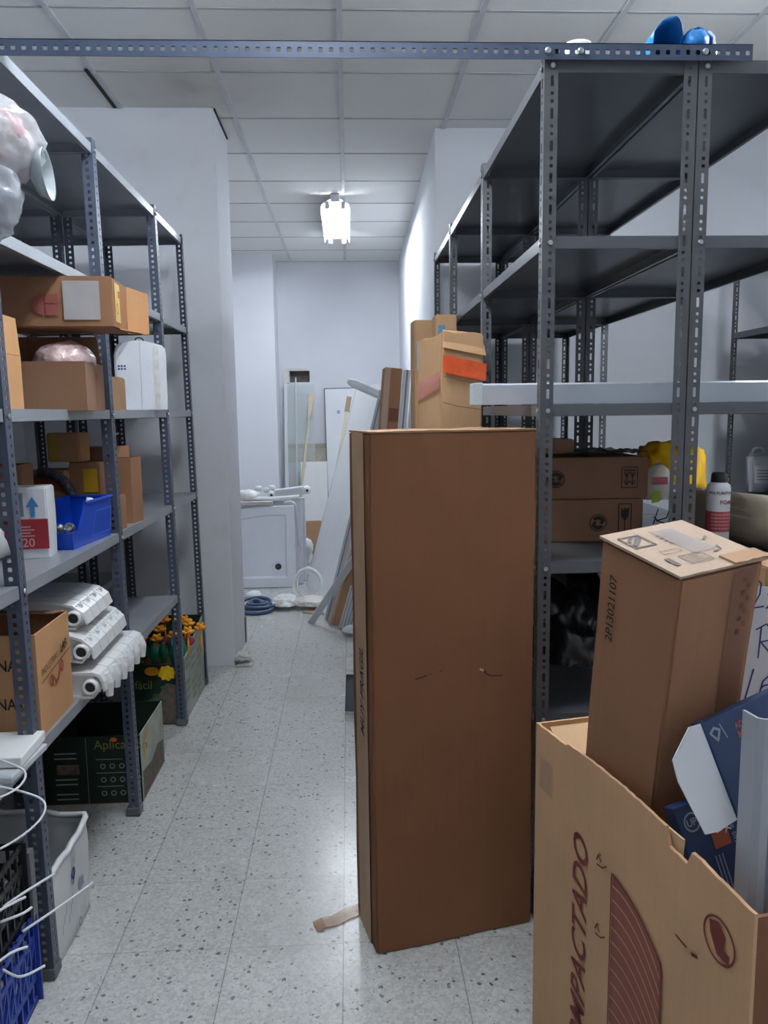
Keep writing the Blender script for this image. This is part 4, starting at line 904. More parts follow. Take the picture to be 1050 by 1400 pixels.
# cartons behind
def lab(t, a0, a1, b0, b1, m, nm='label', lb=None, face=front): printed(t, face(*t['wdh']), lambda bm, f: rect(bm, f, a0, a1, b0, b1), m, nm, lb)
t = carton('tan carton with a white shipping label behind the white and red carton', 0.16, 0.14, 0.21, (-1.11, 2.50, Z3 + 0.062), R(8), K_SM, seed=32); lab(t, 0.05, 0.12, 0.03, 0.16, PAPER)
carton('flat brown carton under the labelled tan carton on the left rack', 0.17, 0.16, 0.06, (-1.11, 2.50, Z3), R(8), K_DK, seed=33)
t = carton('brown carton with orange tape across it behind the dark hose', 0.16, 0.12, 0.125, (-1.085, 2.87, Z3 + 0.105), R(-10), K_OR, seed=34)
printed(t, front(*t['wdh']), lambda bm, f: poly(bm, f, ((0.0, 0.07), (0.16, 0.045), (0.16, 0.10), (0.0, 0.112))), mat('dull_orange', (176, 84, 46), 0.5), 'tape', 'orange tape')
carton('brown carton below the orange-taped carton on the left rack', 0.22, 0.12, 0.10, (-1.09, 2.87, Z3), R(-4), K_SM, seed=35)
t = carton('low brown carton with a dark arrow right of the dark hose', 0.13, 0.11, 0.13, (-0.905, 2.85, Z3), R(-6), K_SM, seed=36)
printed(t, front(*t['wdh']), lambda bm, f: stroke(bm, f, ((0.05, 0.02), (0.05, 0.08)), 0.005), INK, 'printed_mark')
t = carton('small carton with a yellow label on top of the low brown carton', 0.11, 0.09, 0.12, (-0.955, 2.865, Z3 + 0.1325), R(-6), K_SM, seed=37); lab(t, 0.055, 0.108, 0.015, 0.10, mat('yellow_sticker', (206, 160, 30), 0.5), 'label', 'yellow label')
t = carton('topmost small carton of the left rack stack with a pale yellow stripe', 0.12, 0.09, 0.105, (-1.03, 2.885, Z3 + 0.256), R(-6), K_OR, seed=38); lab(t, 0.01, 0.045, 0.005, 0.10, mat('dull_yellow', (186, 152, 62), 0.6))
t = carton('tall narrow brown carton right of the stack, with white cables sticking out', 0.10, 0.10, 0.26, (-0.885, 3.06, Z3), R(-8), K_SM, open_=True, flaps=((0, 0.05, 120),), seed=39)
bm = B(); tube(bm, smoothpath(((-0.90, 3.05, Z3 + 0.05), (-0.905, 3.04, Z3 + 0.27), (-0.92, 3.02, Z3 + 0.33), (-0.88, 3.00, Z3 + 0.355))), 0.004, 6); tag(obj('white_cable', bm, WPL, smooth=True), 'white cable sticking up from the tall narrow brown carton on the left rack', 'cable')
carton('dark brown carton at the back of the left rack beside the tall narrow carton', 0.12, 0.12, 0.30, (-1.02, 3.10, Z3), 0, K_DK, seed=40)
t = thing('grey_sack', 'grey white sack with a dark band at the left edge of the rack shelf', 'sack', (-0.93, 1.80, Z3))
bm = B(); blob(bm, 0.12, 0.10, 0.11, (0, 0, 0.10), 4, 0.15, 2.5, 21, flat=0.0); obj('body', bm, mat('grey_sack_cloth', (150, 152, 154), 0.6), t, smooth=True)
bm = B(); tube(bm, [(0.115 * math.cos(a), 0.098 * math.sin(a), 0.13) for a in [2 * PI * i / 24 for i in range(24)]], 0.009, 6, closed=True); obj('band', bm, mat('dark_red_band', (70, 36, 42), 0.5), t)

# shelf 0.65: DISTRIBULAR carton
w_, d_, h_ = 0.37, 0.25, 0.285
t = carton('open orange brown carton with black lettering on the lower left rack shelf', w_, d_, h_, (-1.018, 2.115, Z4), R(1), K_OR, open_=True, flaps=((2, 0.09, 170),), seed=41, inner=K_DK)
printed(t, front(w_, d_, h_), lambda bm, f: text_bm(bm, f, 'UNA', 0.044, w_ - 0.050, 0.190, bold=0.014, align='RIGHT', sx=0.8), INK, 'printed_text', 'upper black lettering')
printed(t, front(w_, d_, h_), lambda bm, f: text_bm(bm, f, 'NAS', 0.044, w_ - 0.042, 0.085, bold=0.014, align='RIGHT', sx=0.8), INK, 'printed_text', 'lower black lettering')
f = rightf(w_, d_, h_)
def pr(bm, f):
    g = f.turned(0.02, 0.165, R(8)); text_bm(bm, g, 'INDUSTRIAS', 0.027, bold=0.0, sx=0.82, shear=0.1); text_bm(bm, g, 'LAR', 0.036, 0.142, bold=0.03, sx=0.9, shear=0.1)
    stroke(bm, f, ((0.015, 0.148), (0.235, 0.180)), 0.003)
printed(t, f, pr, INK, 'printed_text')
printed(t, f, lambda bm, f: (ring(bm, f, 0.085, 0.132, 0.014, 0.017, 0.007), ring(bm, f, 0.165, 0.148, 0.014, 0.017, 0.007), stroke(bm, f, ((0.098, 0.140), (0.115, 0.118), (0.135, 0.122), (0.152, 0.145)), 0.009)) and None, mat('red_logo', (150, 62, 44), 0.6), 'printed_mark')
# radiators
def radiator(label, loc, rot, n, L, pitch=0.082, finger=True):
    t = thing('radiator', label, 'radiator', loc, 0, 'stacked white radiators'); t.rotation_euler = rot
    sec = None
    for i in range(n):
        y = i * pitch
        if sec is None:
            bm = B(); W = pitch - 0.004
            out = [(-L, 0.072), (-0.03, 0.074), (-0.008, 0.066), (0.004, 0.045), (0.006, 0.015), (0.0, 0.012), (-0.004, 0.04), (-0.014, 0.058), (-0.035, 0.066), (-L, 0.064)]
            if not finger: out = [(-L, 0.074), (-0.09, 0.076), (-0.04, 0.068), (-0.008, 0.046), (0.006, 0.012), (0.0, 0.010), (-0.012, 0.040), (-0.042, 0.061), (-0.09, 0.069), (-L, 0.067)]
            prism(bm, [(a, 0, b) for a, b in out], (0, 1, 0), W)
            box(bm, -L, -0.02, W / 2 - 0.004, W / 2 + 0.004, 0.0, 0.066); box(bm, -L, -0.03, 0.012, 0.016, 0.0, 0.066); box(bm, -L, -0.03, W - 0.016, W - 0.012, 0.0, 0.066)
            out = [(-L, -0.008), (-0.03, -0.008), (-0.03, 0.0), (-L, 0.0)]; prism(bm, [(a, 0, b) for a, b in out], (0, 1, 0), W)
            bm2 = bm
            if finger: tube(bm2, [(0.0, W / 2, 0.060), (0.008, W / 2, 0.03), (0.006, W / 2, -0.012)], [0.012, 0.014, 0.011], 10)
            sec = obj('section', bm, WHITE, t, (0, y, 0))
        else: dup(sec, t, (0, y, 0))
    for x in (-0.036, -L + 0.05):
        bm = B(); lathe(bm, ((0.0155, -0.002), (0.017, -0.014), (0.022, -0.014), (0.024, -0.004), (0.024, n * pitch), (0.016, n * pitch + 0.006)), 16, Matrix.Translation((x, 0, 0.03)) @ Matrix.Rotation(R(-90), 4, 'X')); obj('manifold', bm, WHITE, t, smooth=True)
        bm = B(); lathe(bm, ((0.010, 0), (0.0155, 0.001), (0.0155, 0.003)), 14, Matrix.Translation((x, -0.0055, 0.03)) @ Matrix.Rotation(R(-90), 4, 'X')); obj('pipe_opening', bm, mat('dark_bore', (60, 60, 62), 0.6, metal=0.4), t)
    return t
radiator('bottom white radiator with finger ends in the stack on the lower left rack shelf', (-0.755, 2.27, Z4 + 0.012), (0, 0, 0), 6, 0.36, 0.076)
radiator('middle white radiator of the stack of three on the lower left rack shelf', (-0.788, 2.29, Z4 + 0.110), (0, R(10), R(2)), 5, 0.28, 0.078, False)
radiator('topmost white radiator of the stack on the lower left rack shelf', (-0.815, 2.33, Z4 + 0.208), (0, R(3), R(2)), 4, 0.25, 0.072, False)
bm = B(); box(bm, -1.20, -0.90, 2.45, 2.72, Z4, Z4 + 0.26); tag(obj('grey_panel_box', bm, mat('grey_green_card', (112, 112, 106), 0.7, var=0.1), bevel=0.004), 'grey closed box behind the radiators on the lower left rack shelf', 'box')
# white fixtures and loops in the nearest bay
t = thing('metal_sheet_stack', 'stack of thin white enamelled sheets at the near end of the lower left rack shelf', 'metal sheets', (-0.985, 1.88, Z4))
bm = B(); box(bm, -0.19, 0.19, -0.13, 0.06, 0.0, 0.016, Matrix.Rotation(R(-3), 4, 'Z')); obj('lower_panel', bm, GALV, t, bevel=0.003)
bm = B(); box(bm, -0.17, 0.185, -0.10, 0.06, 0.018, 0.045, Matrix.Rotation(R(2), 4, 'Z')); obj('upper_panel', bm, WHITE, t, bevel=0.004)
bm = B(); tube(bm, smoothpath(((-0.95, 1.82, Z4 + 0.055), (-0.83, 1.76, Z4 + 0.05), (-0.765, 1.73, Z4 + 0.03), (-0.78, 1.66, Z4 + 0.015), (-0.90, 1.58, Z4 + 0.012))), 0.0026, 6); tag(obj('white_cable', bm, WPL, smooth=True), 'upper white cable loop hanging off the near lower left rack shelf', 'cable')
bm = B(); tube(bm, smoothpath(((-0.90, 1.75, Z4 + 0.006), (-0.76, 1.70, Z4 + 0.0), (-0.705, 1.68, Z4 - 0.02), (-0.715, 1.64, Z4 - 0.05), (-0.78, 1.57, Z4 - 0.07), (-0.92, 1.48, Z4 - 0.075))), 0.0026, 6); tag(obj('white_cable', bm, WPL, smooth=True), 'lower white cable loop arching out past the front left rack post', 'cable')
for i, (x, y, r) in enumerate(((-0.90, 1.66, 12), (-0.87, 1.60, 18), (-0.96, 1.62, 6))):
    bm = B(); box(bm, -0.09, 0.09, -0.012, 0.012, 0.002, 0.022, Matrix.Rotation(R(60 + r), 4, 'Z')); bmesh.ops.bevel(bm, geom=bm.edges[:], offset=0.003, segments=2, affect='EDGES')
    tag(obj('white_rail', bm, WALU, None, (x, y, Z4)), 'short white metal rail lying loose on the near lower left rack shelf', 'rail', 'white rails on the near shelf')

# ================================================================== LEFT FLOOR
GRN = mat('dark_green_card', (26, 44, 34), 0.45, var=0.3, scale=8); GRNS = mat('sage_print', (160, 168, 154), 0.55, var=0.3, scale=10); LEAF = mat('leaf_green', (50, 92, 58), 0.6, var=0.4, scale=30)
OLV = mat('olive_gold_print', (150, 142, 74), 0.6); PALE = mat('pale_print', (150, 158, 150), 0.6)
def greenbox(label, w, d, h, loc, side_fn, front_fn, cut=0.0):
    t = thing('display_box', label, 'box', loc, 0, 'green garden display boxes'); x, y, k = w / 2, d / 2, 0.004
    bm = B(); box(bm, -x, x, -y, y, 0.001, k); obj('base', bm, K_SM, t)
    bm = B(); box(bm, -x, x, -y, -y + k, k, h - cut); obj('front_panel', bm, GRN, t)
    bm = B(); box(bm, -x, x, y - k, y, k, h); obj('back_panel', bm, GRN, t)
    bm = B(); box(bm, -x, -x + k, -y, y, k, h); obj('side_panel', bm, GRN, t)
    bm = B(); hexa(bm, ((x - k, -y, k), (x, -y, k), (x, y, k), (x - k, y, k), (x - k, -y, h - cut), (x, -y, h - cut), (x, y, h), (x - k, y, h))); obj('side_panel', bm, GRNS, t, label='paler printed side panel')
    front_fn(t, Face((-x, -y - 0.0005, 0), (1, 0, 0), (0, 0, 1))); side_fn(t, Face((x + 0.0005, -y, 0), (0, 1, 0), (0, 0, 1)))
    return t
def fr1(t, f):
    printed(t, f, lambda bm, f: text_bm(bm, f, 'Aplicación', 0.052, 0.195, 0.225, sx=0.95), OLV, 'printed_text', 'gold lettering reading Aplicación')
    def q(bm, f):
        for r, (n, z) in enumerate(((3, 0.155), (5, 0.10), (4, 0.045))):
            stroke(bm, f, ((0.20, z + 0.028), (0.30 + 0.02 * (r == 1), z + 0.028)), 0.003)
            for i in range(n): ring(bm, f, 0.225 + 0.036 * i, z, 0.011, 0.011, 0.004, n=12)
        for z in (0.21, 0.19, 0.105, 0.085, 0.045, 0.025): stroke(bm, f, ((0.045, z), (0.125, z)), 0.006)
        stroke(bm, f, ((0.165, 0.0), (0.165, 0.27)), 0.002)
    printed(t, f, q, PALE, 'printed_mark')
    printed(t, f, lambda bm, f: rect(bm, f, 0.05, 0.135, 0.125, 0.165), mat('photo_print', (120, 100, 92), 0.5, var=0.5, scale=40), 'printed_photo')
    printed(t, Face(f.o, f.u, f.v, 0.002), lambda bm, f: poly(bm, f, [(0.272 + 0.014 * math.cos(a), 0.262 + 0.009 * math.sin(a)) for a in [2 * PI * i / 10 for i in range(10)]]), mat('orange_sticker', (246, 116, 36), 0.4), 'sticker', 'orange sticker')
def sd1(t, f):
    printed(t, f, lambda bm, f: (poly(bm, f, [(0.04, 0.15), (0.05, 0.19), (0.07, 0.22), (0.10, 0.235), (0.11, 0.215), (0.09, 0.20), (0.075, 0.17), (0.06, 0.155)]), ring(bm, f, 0.12, 0.24, 0.02, 0.02, 0.012, n=10)) and None, mat('ochre_print', (206, 170, 104), 0.6), 'printed_flower')
    printed(t, f, lambda bm, f: poly(bm, f, [(0.02, 0.01), (0.34, 0.01), (0.34, 0.11), (0.25, 0.13), (0.15, 0.10), (0.02, 0.12)]), mat('soil_print', (98, 88, 78), 0.7, var=0.4, scale=40), 'printed_soil')
greenbox('open dark green display box lettered Aplicación on the floor under the left rack', 0.37, 0.36, 0.275, (-1.012, 3.045, 0), sd1, fr1)
def fr2(t, f):
    printed(t, f, lambda bm, f: text_bm(bm, f, 'fácil', 0.06, 0.06, 0.185, sx=0.9), OLV, 'printed_text', 'olive lettering')
    printed(t, f, lambda bm, f: (poly(bm, f, [(0.215 + (0.042 + 0.004 * math.cos(9 * a)) * math.cos(a), 0.262 + (0.036 + 0.004 * math.cos(9 * a)) * math.sin(a)) for a in [2 * PI * i / 40 for i in range(40)]])) and None, mat('yellow_flower_print', (226, 184, 24), 0.5, var=0.25, scale=60), 'printed_flower', 'yellow printed flower')
    printed(t, f, lambda bm, f: poly(bm, f, [(0.145 + 0.036 * math.cos(a), 0.272 + 0.022 * math.sin(a)) for a in [2 * PI * i / 16 for i in range(16)]]), mat('amber_flower_print', (206, 140, 20), 0.5, var=0.25, scale=60), 'printed_flower')
    printed(t, f, lambda bm, f: poly(bm, f, [(0.0, 0.01), (0.27, 0.01), (0.27, 0.20), (0.21, 0.21), (0.17, 0.15), (0.10, 0.12), (0.0, 0.11)]), mat('soil_print', (98, 88, 78), 0.7, var=0.4, scale=40), 'printed_soil')
    printed(t, Face(f.o, f.u, f.v, 0.002), lambda bm, f: [poly(bm, f, [(a + 0.02 * math.cos(q), b + 0.012 * math.sin(q)) for q in [2 * PI * i / 6 for i in range(6)]]) for a, b in ((0.16, 0.15), (0.20, 0.19), (0.13, 0.12), (0.18, 0.12))] and None, LEAF, 'printed_leaf')
    printed(t, Face(f.o, f.u, f.v, 0.002), lambda bm, f: [ring(bm, f, a, b, 0.018, 0.016, 0.008, n=10) for a, b in ((0.09, 0.09), (0.05, 0.06))] and None, mat('pink_print', (176, 84, 92), 0.5), 'printed_flower')
def sd2(t, f):
    def q(bm, f):
        for i in range(7):
            for j in range(3):
                if (i + j) % 4: rect(bm, f, 0.06 + 0.14 * j, 0.15 + 0.14 * j, 0.05 + 0.04 * i, 0.072 + 0.04 * i)
    printed(t, f, q, mat('sage_light_print', (134, 146, 134), 0.6), 'printed_mark')
greenbox('dark green display box with a printed yellow flower on the floor by the stub wall', 0.29, 0.545, 0.405, (-0.968, 3.895, 0), sd2, fr2, cut=0.10)
ORP = mat('orange_plastic', (252, 166, 36), 0.4, var=0.15, scale=30); TEAL = mat('teal_plastic', (24, 122, 100), 0.4, var=0.3, scale=20); MAG = mat('magenta_plastic', (150, 52, 84), 0.45, var=0.4, scale=30)
rnd = random.Random(4)
for i in range(11):
    x, y = -1.06 + 0.024 * i + rnd.uniform(-.02, .02), 3.74 + rnd.uniform(0, 0.36)
    z = 0.385 + rnd.uniform(-0.02, 0.03)
    if i in (8, 9): x, y = -0.86 + 0.06 * (i - 8), 3.98
    bm = B()
    for k in range(7):
        a = 2 * PI * k / 7; mx = Matrix.Translation((x, y, z)) @ Matrix.Rotation(a, 4, 'Z') @ Matrix.Rotation(R(-28 - 34 * (k % 2)), 4, 'Y')
        r_ = bmesh.ops.create_icosphere(bm, subdivisions=2, radius=1.0, matrix=mx @ Matrix.Translation((0.018, 0, 0)) @ Matrix.Diagonal((0.021, 0.016, 0.009, 1)))
    tube(bm, [(x, y, z - 0.12), (x, y, z)], 0.005, 6)
    tag(obj('artificial_flower', bm, ORP, smooth=True), 'orange plastic flower standing in the green display box by the stub wall', 'artificial flower', 'orange flowers in the display box')
for i in range(8):
    x, y = -1.07 + 0.032 * i, 3.70 + 0.05 * (i % 3); bm = B()
    mx = Matrix.Translation((x, y, 0.325 + 0.012 * (i % 2)))
    lathe(bm, ((0.012, -0.05), (0.02, -0.02), (0.024, 0.0), (0.022, 0.016), (0.016, 0.02), (0.014, 0.045), (0.006, 0.05)), 10, mx)
    tag(obj('hose_fitting', bm, TEAL, smooth=True), 'teal plastic fitting in the green display box under the orange flowers', 'fitting', 'teal fittings in the display box')
for i in range(5):
    x, y = -1.06 + 0.06 * i, 3.80 + 0.03 * (i % 2); bm = B(); blob(bm, 0.026, 0.022, 0.022, (x, y, 0.365), 2, 0.3, 3, i)
    tag(obj('artificial_flower', bm, MAG, smooth=True), 'dark pink plastic flower among the orange flowers in the display box', 'artificial flower', 'dark pink flowers in the display box')
bm = B(); box(bm, -1.09, -0.84, 3.66, 4.12, 0.02, 0.27); tag(obj('packing_block', bm, K_DK), 'brown cardboard insert filling the lower part of the flower display box', 'insert')
# things at the back below the rack
# white bin with liner
t = thing('white_sack_bin', 'white printed sack standing open on the floor behind the front left post', 'sack', (-1.018, 2.10, 0))
bm = B(); n = 40; rings = []
for j in range(12):
    q = j / 11; row = []
    for i in range(n):
        a = 2 * PI * i / n; c_, s_ = math.cos(a), math.sin(a)
        sq = (abs(c_) ** 8 + abs(s_) ** 8) ** (-1 / 8)
        x, y = 0.195 * c_ * sq * (1 + 0.03 * q), 0.175 * s_ * sq * (1 + 0.03 * q)
        top = 0.280 + 0.008 * s_ + 0.02 * noise.noise((c_ * 3, s_ * 3, 1))
        r_ = 1 + 0.02 * noise.noise((c_ * 4, s_ * 4, q * 5))
        row.append(bm.verts.new((x * r_, y * r_, q * top)))
    rings.append(row)
for p, q in zip(rings, rings[1:]):
    for k in range(n): bm.faces.new((p[k], p[(k + 1) % n], q[(k + 1) % n], q[k]))
bm.faces.new(rings[0][::-1])
SACK = mat('white_woven_sack', (214, 216, 218), 0.45, var=0.08, bump=0.2, bscale=20)
obj('sack_body', bm, SACK, t, smooth=True, mods=(('SOLIDIFY', dict(thickness=0.004, offset=1)),))
bm = B(); pts = [v_2 for v_2 in [V((0.195 * 1.03 * math.cos(a) * (abs(math.cos(a)) ** 8 + abs(math.sin(a)) ** 8) ** -.125, 0.175 * 1.03 * math.sin(a) * (abs(math.cos(a)) ** 8 + abs(math.sin(a)) ** 8) ** -.125, 0.282 + 0.008 * math.sin(a) + 0.02 * noise.noise((math.cos(a) * 3, math.sin(a) * 3, 1)))) for a in [2 * PI * i / 40 for i in range(40)]]]
tube(bm, pts, 0.009, 8, closed=True); obj('rolled_rim', bm, mat('rim_white', (226, 228, 230), 0.4), t, smooth=True)
f = Face((0.200, -0.17, -0.05), (0, 1, 0), (0, 0, 1), 0.006)
printed(t, f, lambda bm, f: (ring(bm, f, 0.16, 0.25, 0.016, 0.018, 0.01, n=12), stroke(bm, f, ((0.155, 0.22), (0.17, 0.245)), 0.006), [stroke(bm, f, ((0.15 + 0.012 * i, 0.27), (0.152 + 0.012 * i, 0.32)), 0.002) for i in range(3)]) and None, INKB, 'printed_mark', 'blue print')
printed(t, f, lambda bm, f: ([stroke(bm, f, ((0.06 + 0.016 * i, 0.13 + 0.02 * (i % 3)), (0.066 + 0.016 * i, 0.155 + 0.02 * (i % 3))), 0.004) for i in range(6)], rect(bm, f, 0.20, 0.235, 0.17, 0.20), ring(bm, f, 0.19, 0.08, 0.012, 0.014, 0.006, n=10)) and None, mat('grey_blue_print', (140, 146, 162), 0.6), 'printed_mark')
# crates
def crate(label, loc, w, d, h, m, seed, rz=0.0):
    t = thing('plastic_crate', label, 'crate', loc, rz, 'lattice plastic crates'); x, y, k = w / 2, d / 2, 0.006
    bm = B(); box(bm, -x, x, -y, y, 0.0, k); obj('base', bm, m, t)
    for o, u, ln in (((-x, -y, 0), (1, 0, 0), w), ((x, -y, 0), (0, 1, 0), d), ((x, y, 0), (-1, 0, 0), w), ((-x, y, 0), (0, -1, 0), d)):
        bm = B(); o_, u_2 = V(o), V(u); nn = V((u_2.y, -u_2.x, 0))
        def bar(p, q, r=0.006):
            p3 = [o_ + u_2 * p[0] + V((0, 0, p[1])), o_ + u_2 * q[0] + V((0, 0, q[1]))]
            dirv = (p3[1] - p3[0]).normalized(); s_ = dirv.cross(nn).normalized() * r
            prism(bm, (p3[0] - s_, p3[0] + s_, p3[1] + s_, p3[1] - s_), -nn, k)
        for z in (0.008, 0.07, h - 0.06, h - 0.008): bar((0, z), (ln, z), 0.008)
        nb = max(3, int(ln / 0.035))
        for i in range(nb + 1): bar((ln * i / nb, 0), (ln * i / nb, h), 0.004 if 0 < i < nb else 0.01)
        for i in range(nb - 1): bar((ln * i / nb, 0.07), (ln * (i + 2) / nb, h - 0.06), 0.003)
        obj('lattice_wall', bm, m, t)
    return t
BCR = mat('navy_blue_plastic', (34, 60, 150), 0.4)
crate('blue lattice plastic crate at the bottom left corner on the floor', (-1.04, 1.60, 0), 0.44, 0.50, 0.235, BCR, 1, R(2))
crate('black lattice plastic crate stacked on the blue crate at the bottom left', (-1.05, 1.60, 0.2365), 0.43, 0.49, 0.20, BLACK, 2, R(1))
bm = B(); blob(bm, 0.14, 0.16, 0.07, (-1.05, 1.66, 0.33), 4, 0.4, 3, 15); tag(obj('clear_bag', bm, mat('dim_clear_bag', (150, 154, 162), 0.2, alpha=0.6), smooth=True), 'crumpled clear plastic bag lying in the black crate at the bottom left', 'bag')
bm = B(); box(bm, -0.84, -0.822, 1.845, 1.872, 0.21, 0.41); tag(obj('grey_bracket', bm, FOOT, bevel=0.002), 'short grey upright bracket between the black crate and the front left post', 'bracket')
for i, p in enumerate((((-0.826, 1.70, 0.365), (-0.79, 1.74, 0.375), (-0.745, 1.80, 0.380)), ((-0.826, 1.60, 0.40), (-0.79, 1.64, 0.405), (-0.765, 1.68, 0.40)), ((-0.826, 1.68, 0.34), (-0.785, 1.70, 0.345), (-0.775, 1.73, 0.34)), ((-0.82, 1.77, 0.25), (-0.76, 1.84, 0.262), (-0.70, 1.93, 0.27)), ((-0.82, 1.58, 0.29), (-0.79, 1.64, 0.29), (-0.77, 1.68, 0.275)), ((-0.82, 1.66, 0.235), (-0.79, 1.68, 0.20), (-0.75, 1.72, 0.195)))):
    bm = B(); tube(bm, smoothpath(p), 0.0032, 6); tag(obj('cable_tie', bm, WPL, smooth=True), 'white cable tie sticking out of the stacked crates at the bottom left', 'cable tie', 'white cable ties on the crates')

# ================================================================== BACK CORRIDOR: THINGS LEANING ON THE RIGHT
# long white board
t = thing('white_board', 'long wide white board with a grey edge, leaning against the right wall of the corridor', 'board')
b1, b2 = V((-0.40, 6.62, 0.002)), V((-0.205, 5.585, 0.002)); upv = V((0.475, -0.04, 1.70))
nrm = (b2 - b1).cross(upv).normalized(); nrm = nrm if nrm.x > 0 else -nrm
bm = B(); prism(bm, (b1, b2, b2 + upv, b1 + upv), nrm, 0.016); obj('panel', bm, WHITE, t)
bm = B(); u1 = (b2 - b1).normalized(); prism(bm, (b1 - u1 * .012, b1, b1 + upv, b1 + upv - u1 * .012), nrm, 0.018); obj('edge_strip', bm, EDGE, t, label='grey edge strip')
# aluminium channels
def bar(label, p0, p1, wdir, wx, ty, m, name='aluminium_profile', group=None, cat='profile', ribs=0, m2=None):
    t, L = leaning(name, label, cat, p0, p1, wdir, group)
    bm = B(); box(bm, -wx / 2, wx / 2, -ty / 2, ty / 2, 0, L); obj('bar', bm, m, t, bevel=0.002)
    for i in range(ribs):
        x = -wx / 2 + wx * (i + 0.5) / ribs
        bm = B(); box(bm, x - wx * 0.12 / ribs, x + wx * 0.12 / ribs, -ty / 2 - 0.003, -ty / 2 + 0.001, 0, L); obj('groove', bm, m2 or mat('grey_groove', (136, 140, 146), 0.5), t)
    return t
bar('grey aluminium channel leaning just in front of the long white board', (-0.165, 5.46, 0.0), (0.255, 5.36, 1.64), (1, 0.1, 0), 0.075, 0.03, ALU, ribs=2)
bar('second pale aluminium channel leaning behind the narrow brown carton', (-0.13, 5.40, 0.0), (0.30, 5.34, 1.66), (1, 0.1, 0), 0.045, 0.03, WALU, ribs=1)
t, L = leaning('narrow_carton', 'long narrow brown carton leaning upright behind the tall brown box', 'box', (0.115, 4.62, 0.0), (0.272, 4.72, 1.755), (1, 0.15, 0))
bm = B(); box(bm, -0.052, 0.052, -0.05, 0.05, 0, L); bmesh.ops.bevel(bm, geom=bm.edges[:], offset=0.004, segments=2, affect='EDGES'); obj('body', bm, K_SM, t)
bm = B(); prism(bm, ((-0.054, -0.0515, 0), (-0.018, -0.0515, 0), (-0.018, -0.0515, L), (-0.054, -0.0515, L)), (0, 1, 0), 0.001); obj('pale_side', bm, K_TOP, t, label='pale side strip')
printed(t, Face((-0.052, -0.052, 0), (1, 0, 0), (0, 0, 1), 0.001), lambda bm, f: rect(bm, f, 0.04, 0.10, L - 0.32, L - 0.24), mat('brown_packing_tape', (150, 100, 74), 0.28, alpha=0.55), 'tape')
t, L = leaning('cardboard_strip', 'brown cardboard strip leaning beside the ribbed grey profiles, its foot on the floor', 'cardboard', (-0.105, 5.32, 0.0), (0.29, 5.22, 1.25), (1, 0.1, 0))
bm = B(); box(bm, -0.045, 0.045, -0.02, 0.02, 0, L); obj('body', bm, K_TAN, t, bevel=0.003)
bm = B(); box(bm, -0.062, -0.0455, -0.02, 0.02, 0, L); obj('pale_edge', bm, K_TOP, t, label='pale edge')
bar('left white lacquered profile leaning between the narrow brown carton and the orange-taped box', (0.187, 4.55, 0.0), (0.352, 4.60, 1.74), (1, 0.1, 0), 0.042, 0.03, WALU, group='white profiles', ribs=1)
bar('right white lacquered profile leaning next to the orange-taped box', (0.240, 4.50, 0.0), (0.402, 4.56, 1.74), (1, 0.1, 0), 0.042, 0.03, WALU, group='white profiles', ribs=1, m2=mat('tan_strip', (176, 150, 124), 0.6))
bar('thin galvanised flat bar with its foot farthest out on the corridor floor', (-0.298, 5.38, 0.0), (0.32, 4.95, 0.98), (1, 0.0, 0), 0.05, 0.012, GALV)
bar('short ribbed grey profile bundle leaning at the foot of the narrow brown carton', (-0.052, 5.23, 0.0), (0.035, 5.19, 0.30), (1, 0.0, 0), 0.085, 0.03, ALU, ribs=4, name='profile_bundle')
t = thing('white_plastic_strip', 'short white plastic strip lying across the tops of the leaning profiles', 'strip')
a, b = V((0.012, 5.50, 1.712)), V((0.245, 5.42, 1.605)); d_ = (b - a).normalized()
bm = B(); tube(bm, [a - d_ * .01, a + d_ * .01, a + d_ * .05, b - d_ * .03, b], [0.018, 0.026, 0.032, 0.032, 0.03], 10)
for v in bm.verts: v.co.y = 5.45 + (v.co.y - 5.45) * 0.8
obj('strip', bm, WPL, t, smooth=True)
bm = B(); blob(bm, 0.06, 0.05, 0.035, (0.0, 5.05, 0.03), 3, 0.4, 3, 31, flat=0.0); tag(obj('white_rag', bm, PAPER, smooth=True), 'crumpled white rag on the floor at the foot of the leaning profiles', 'rag')
# cartons by the rack
t = carton('left tall slim carton with a grey label behind the orange-taped box', 0.105, 0.12, 1.955, (0.388, 4.02, 0), R(6), K_LT, group='tall slim cartons', seed=51)
lab(t, 0.01, 0.095, 1.70, 1.85, mat('grey_paper', (176, 178, 182), 0.5))
t = carton('right tall slim carton with a blue square sticker behind the orange-taped box', 0.10, 0.12, 1.95, (0.468, 3.76, 0), R(3), K_LT, group='tall slim cartons', seed=52)
lab(t, 0.012, 0.042, 1.86, 1.90, mat('sky_blue_sticker', (74, 156, 190), 0.5), 'sticker', 'blue square sticker')
# orange taped box, leaning
t, L = leaning('cardboard_box', 'crumpled tall cardboard box with bright orange tape, leaning by the right rack', 'box', (0.34, 2.90, 0.0), (0.398, 2.99, 1.755), (0.95, 0.31, 0))
bw, bd = 0.172, 0.22
t.matrix_world = t.matrix_world @ Matrix.Translation((0.0, 0.0, 0.02))
bm = B(); bmesh.ops.create_cube(bm, size=1.0, matrix=Matrix.Translation((0, 0, L / 2)) @ Matrix.Diagonal((bw, bd, L, 1)))
bmesh.ops.bevel(bm, geom=bm.edges[:], offset=0.006, segments=2, affect='EDGES')
bmesh.ops.subdivide_edges(bm, edges=[e for e in bm.edges if e.calc_length() > 0.03], cuts=11, use_grid_fill=True)
for v in bm.verts:
    if v.co.z > L - 0.42: v.co += V((0.008 * noise.noise(v.co * 9), 0.016 * noise.noise(V((v.co.x * 3, 0, v.co.z * 24))), 0.014 * noise.noise(V((v.co.x * 14, v.co.y * 14, 3)))))
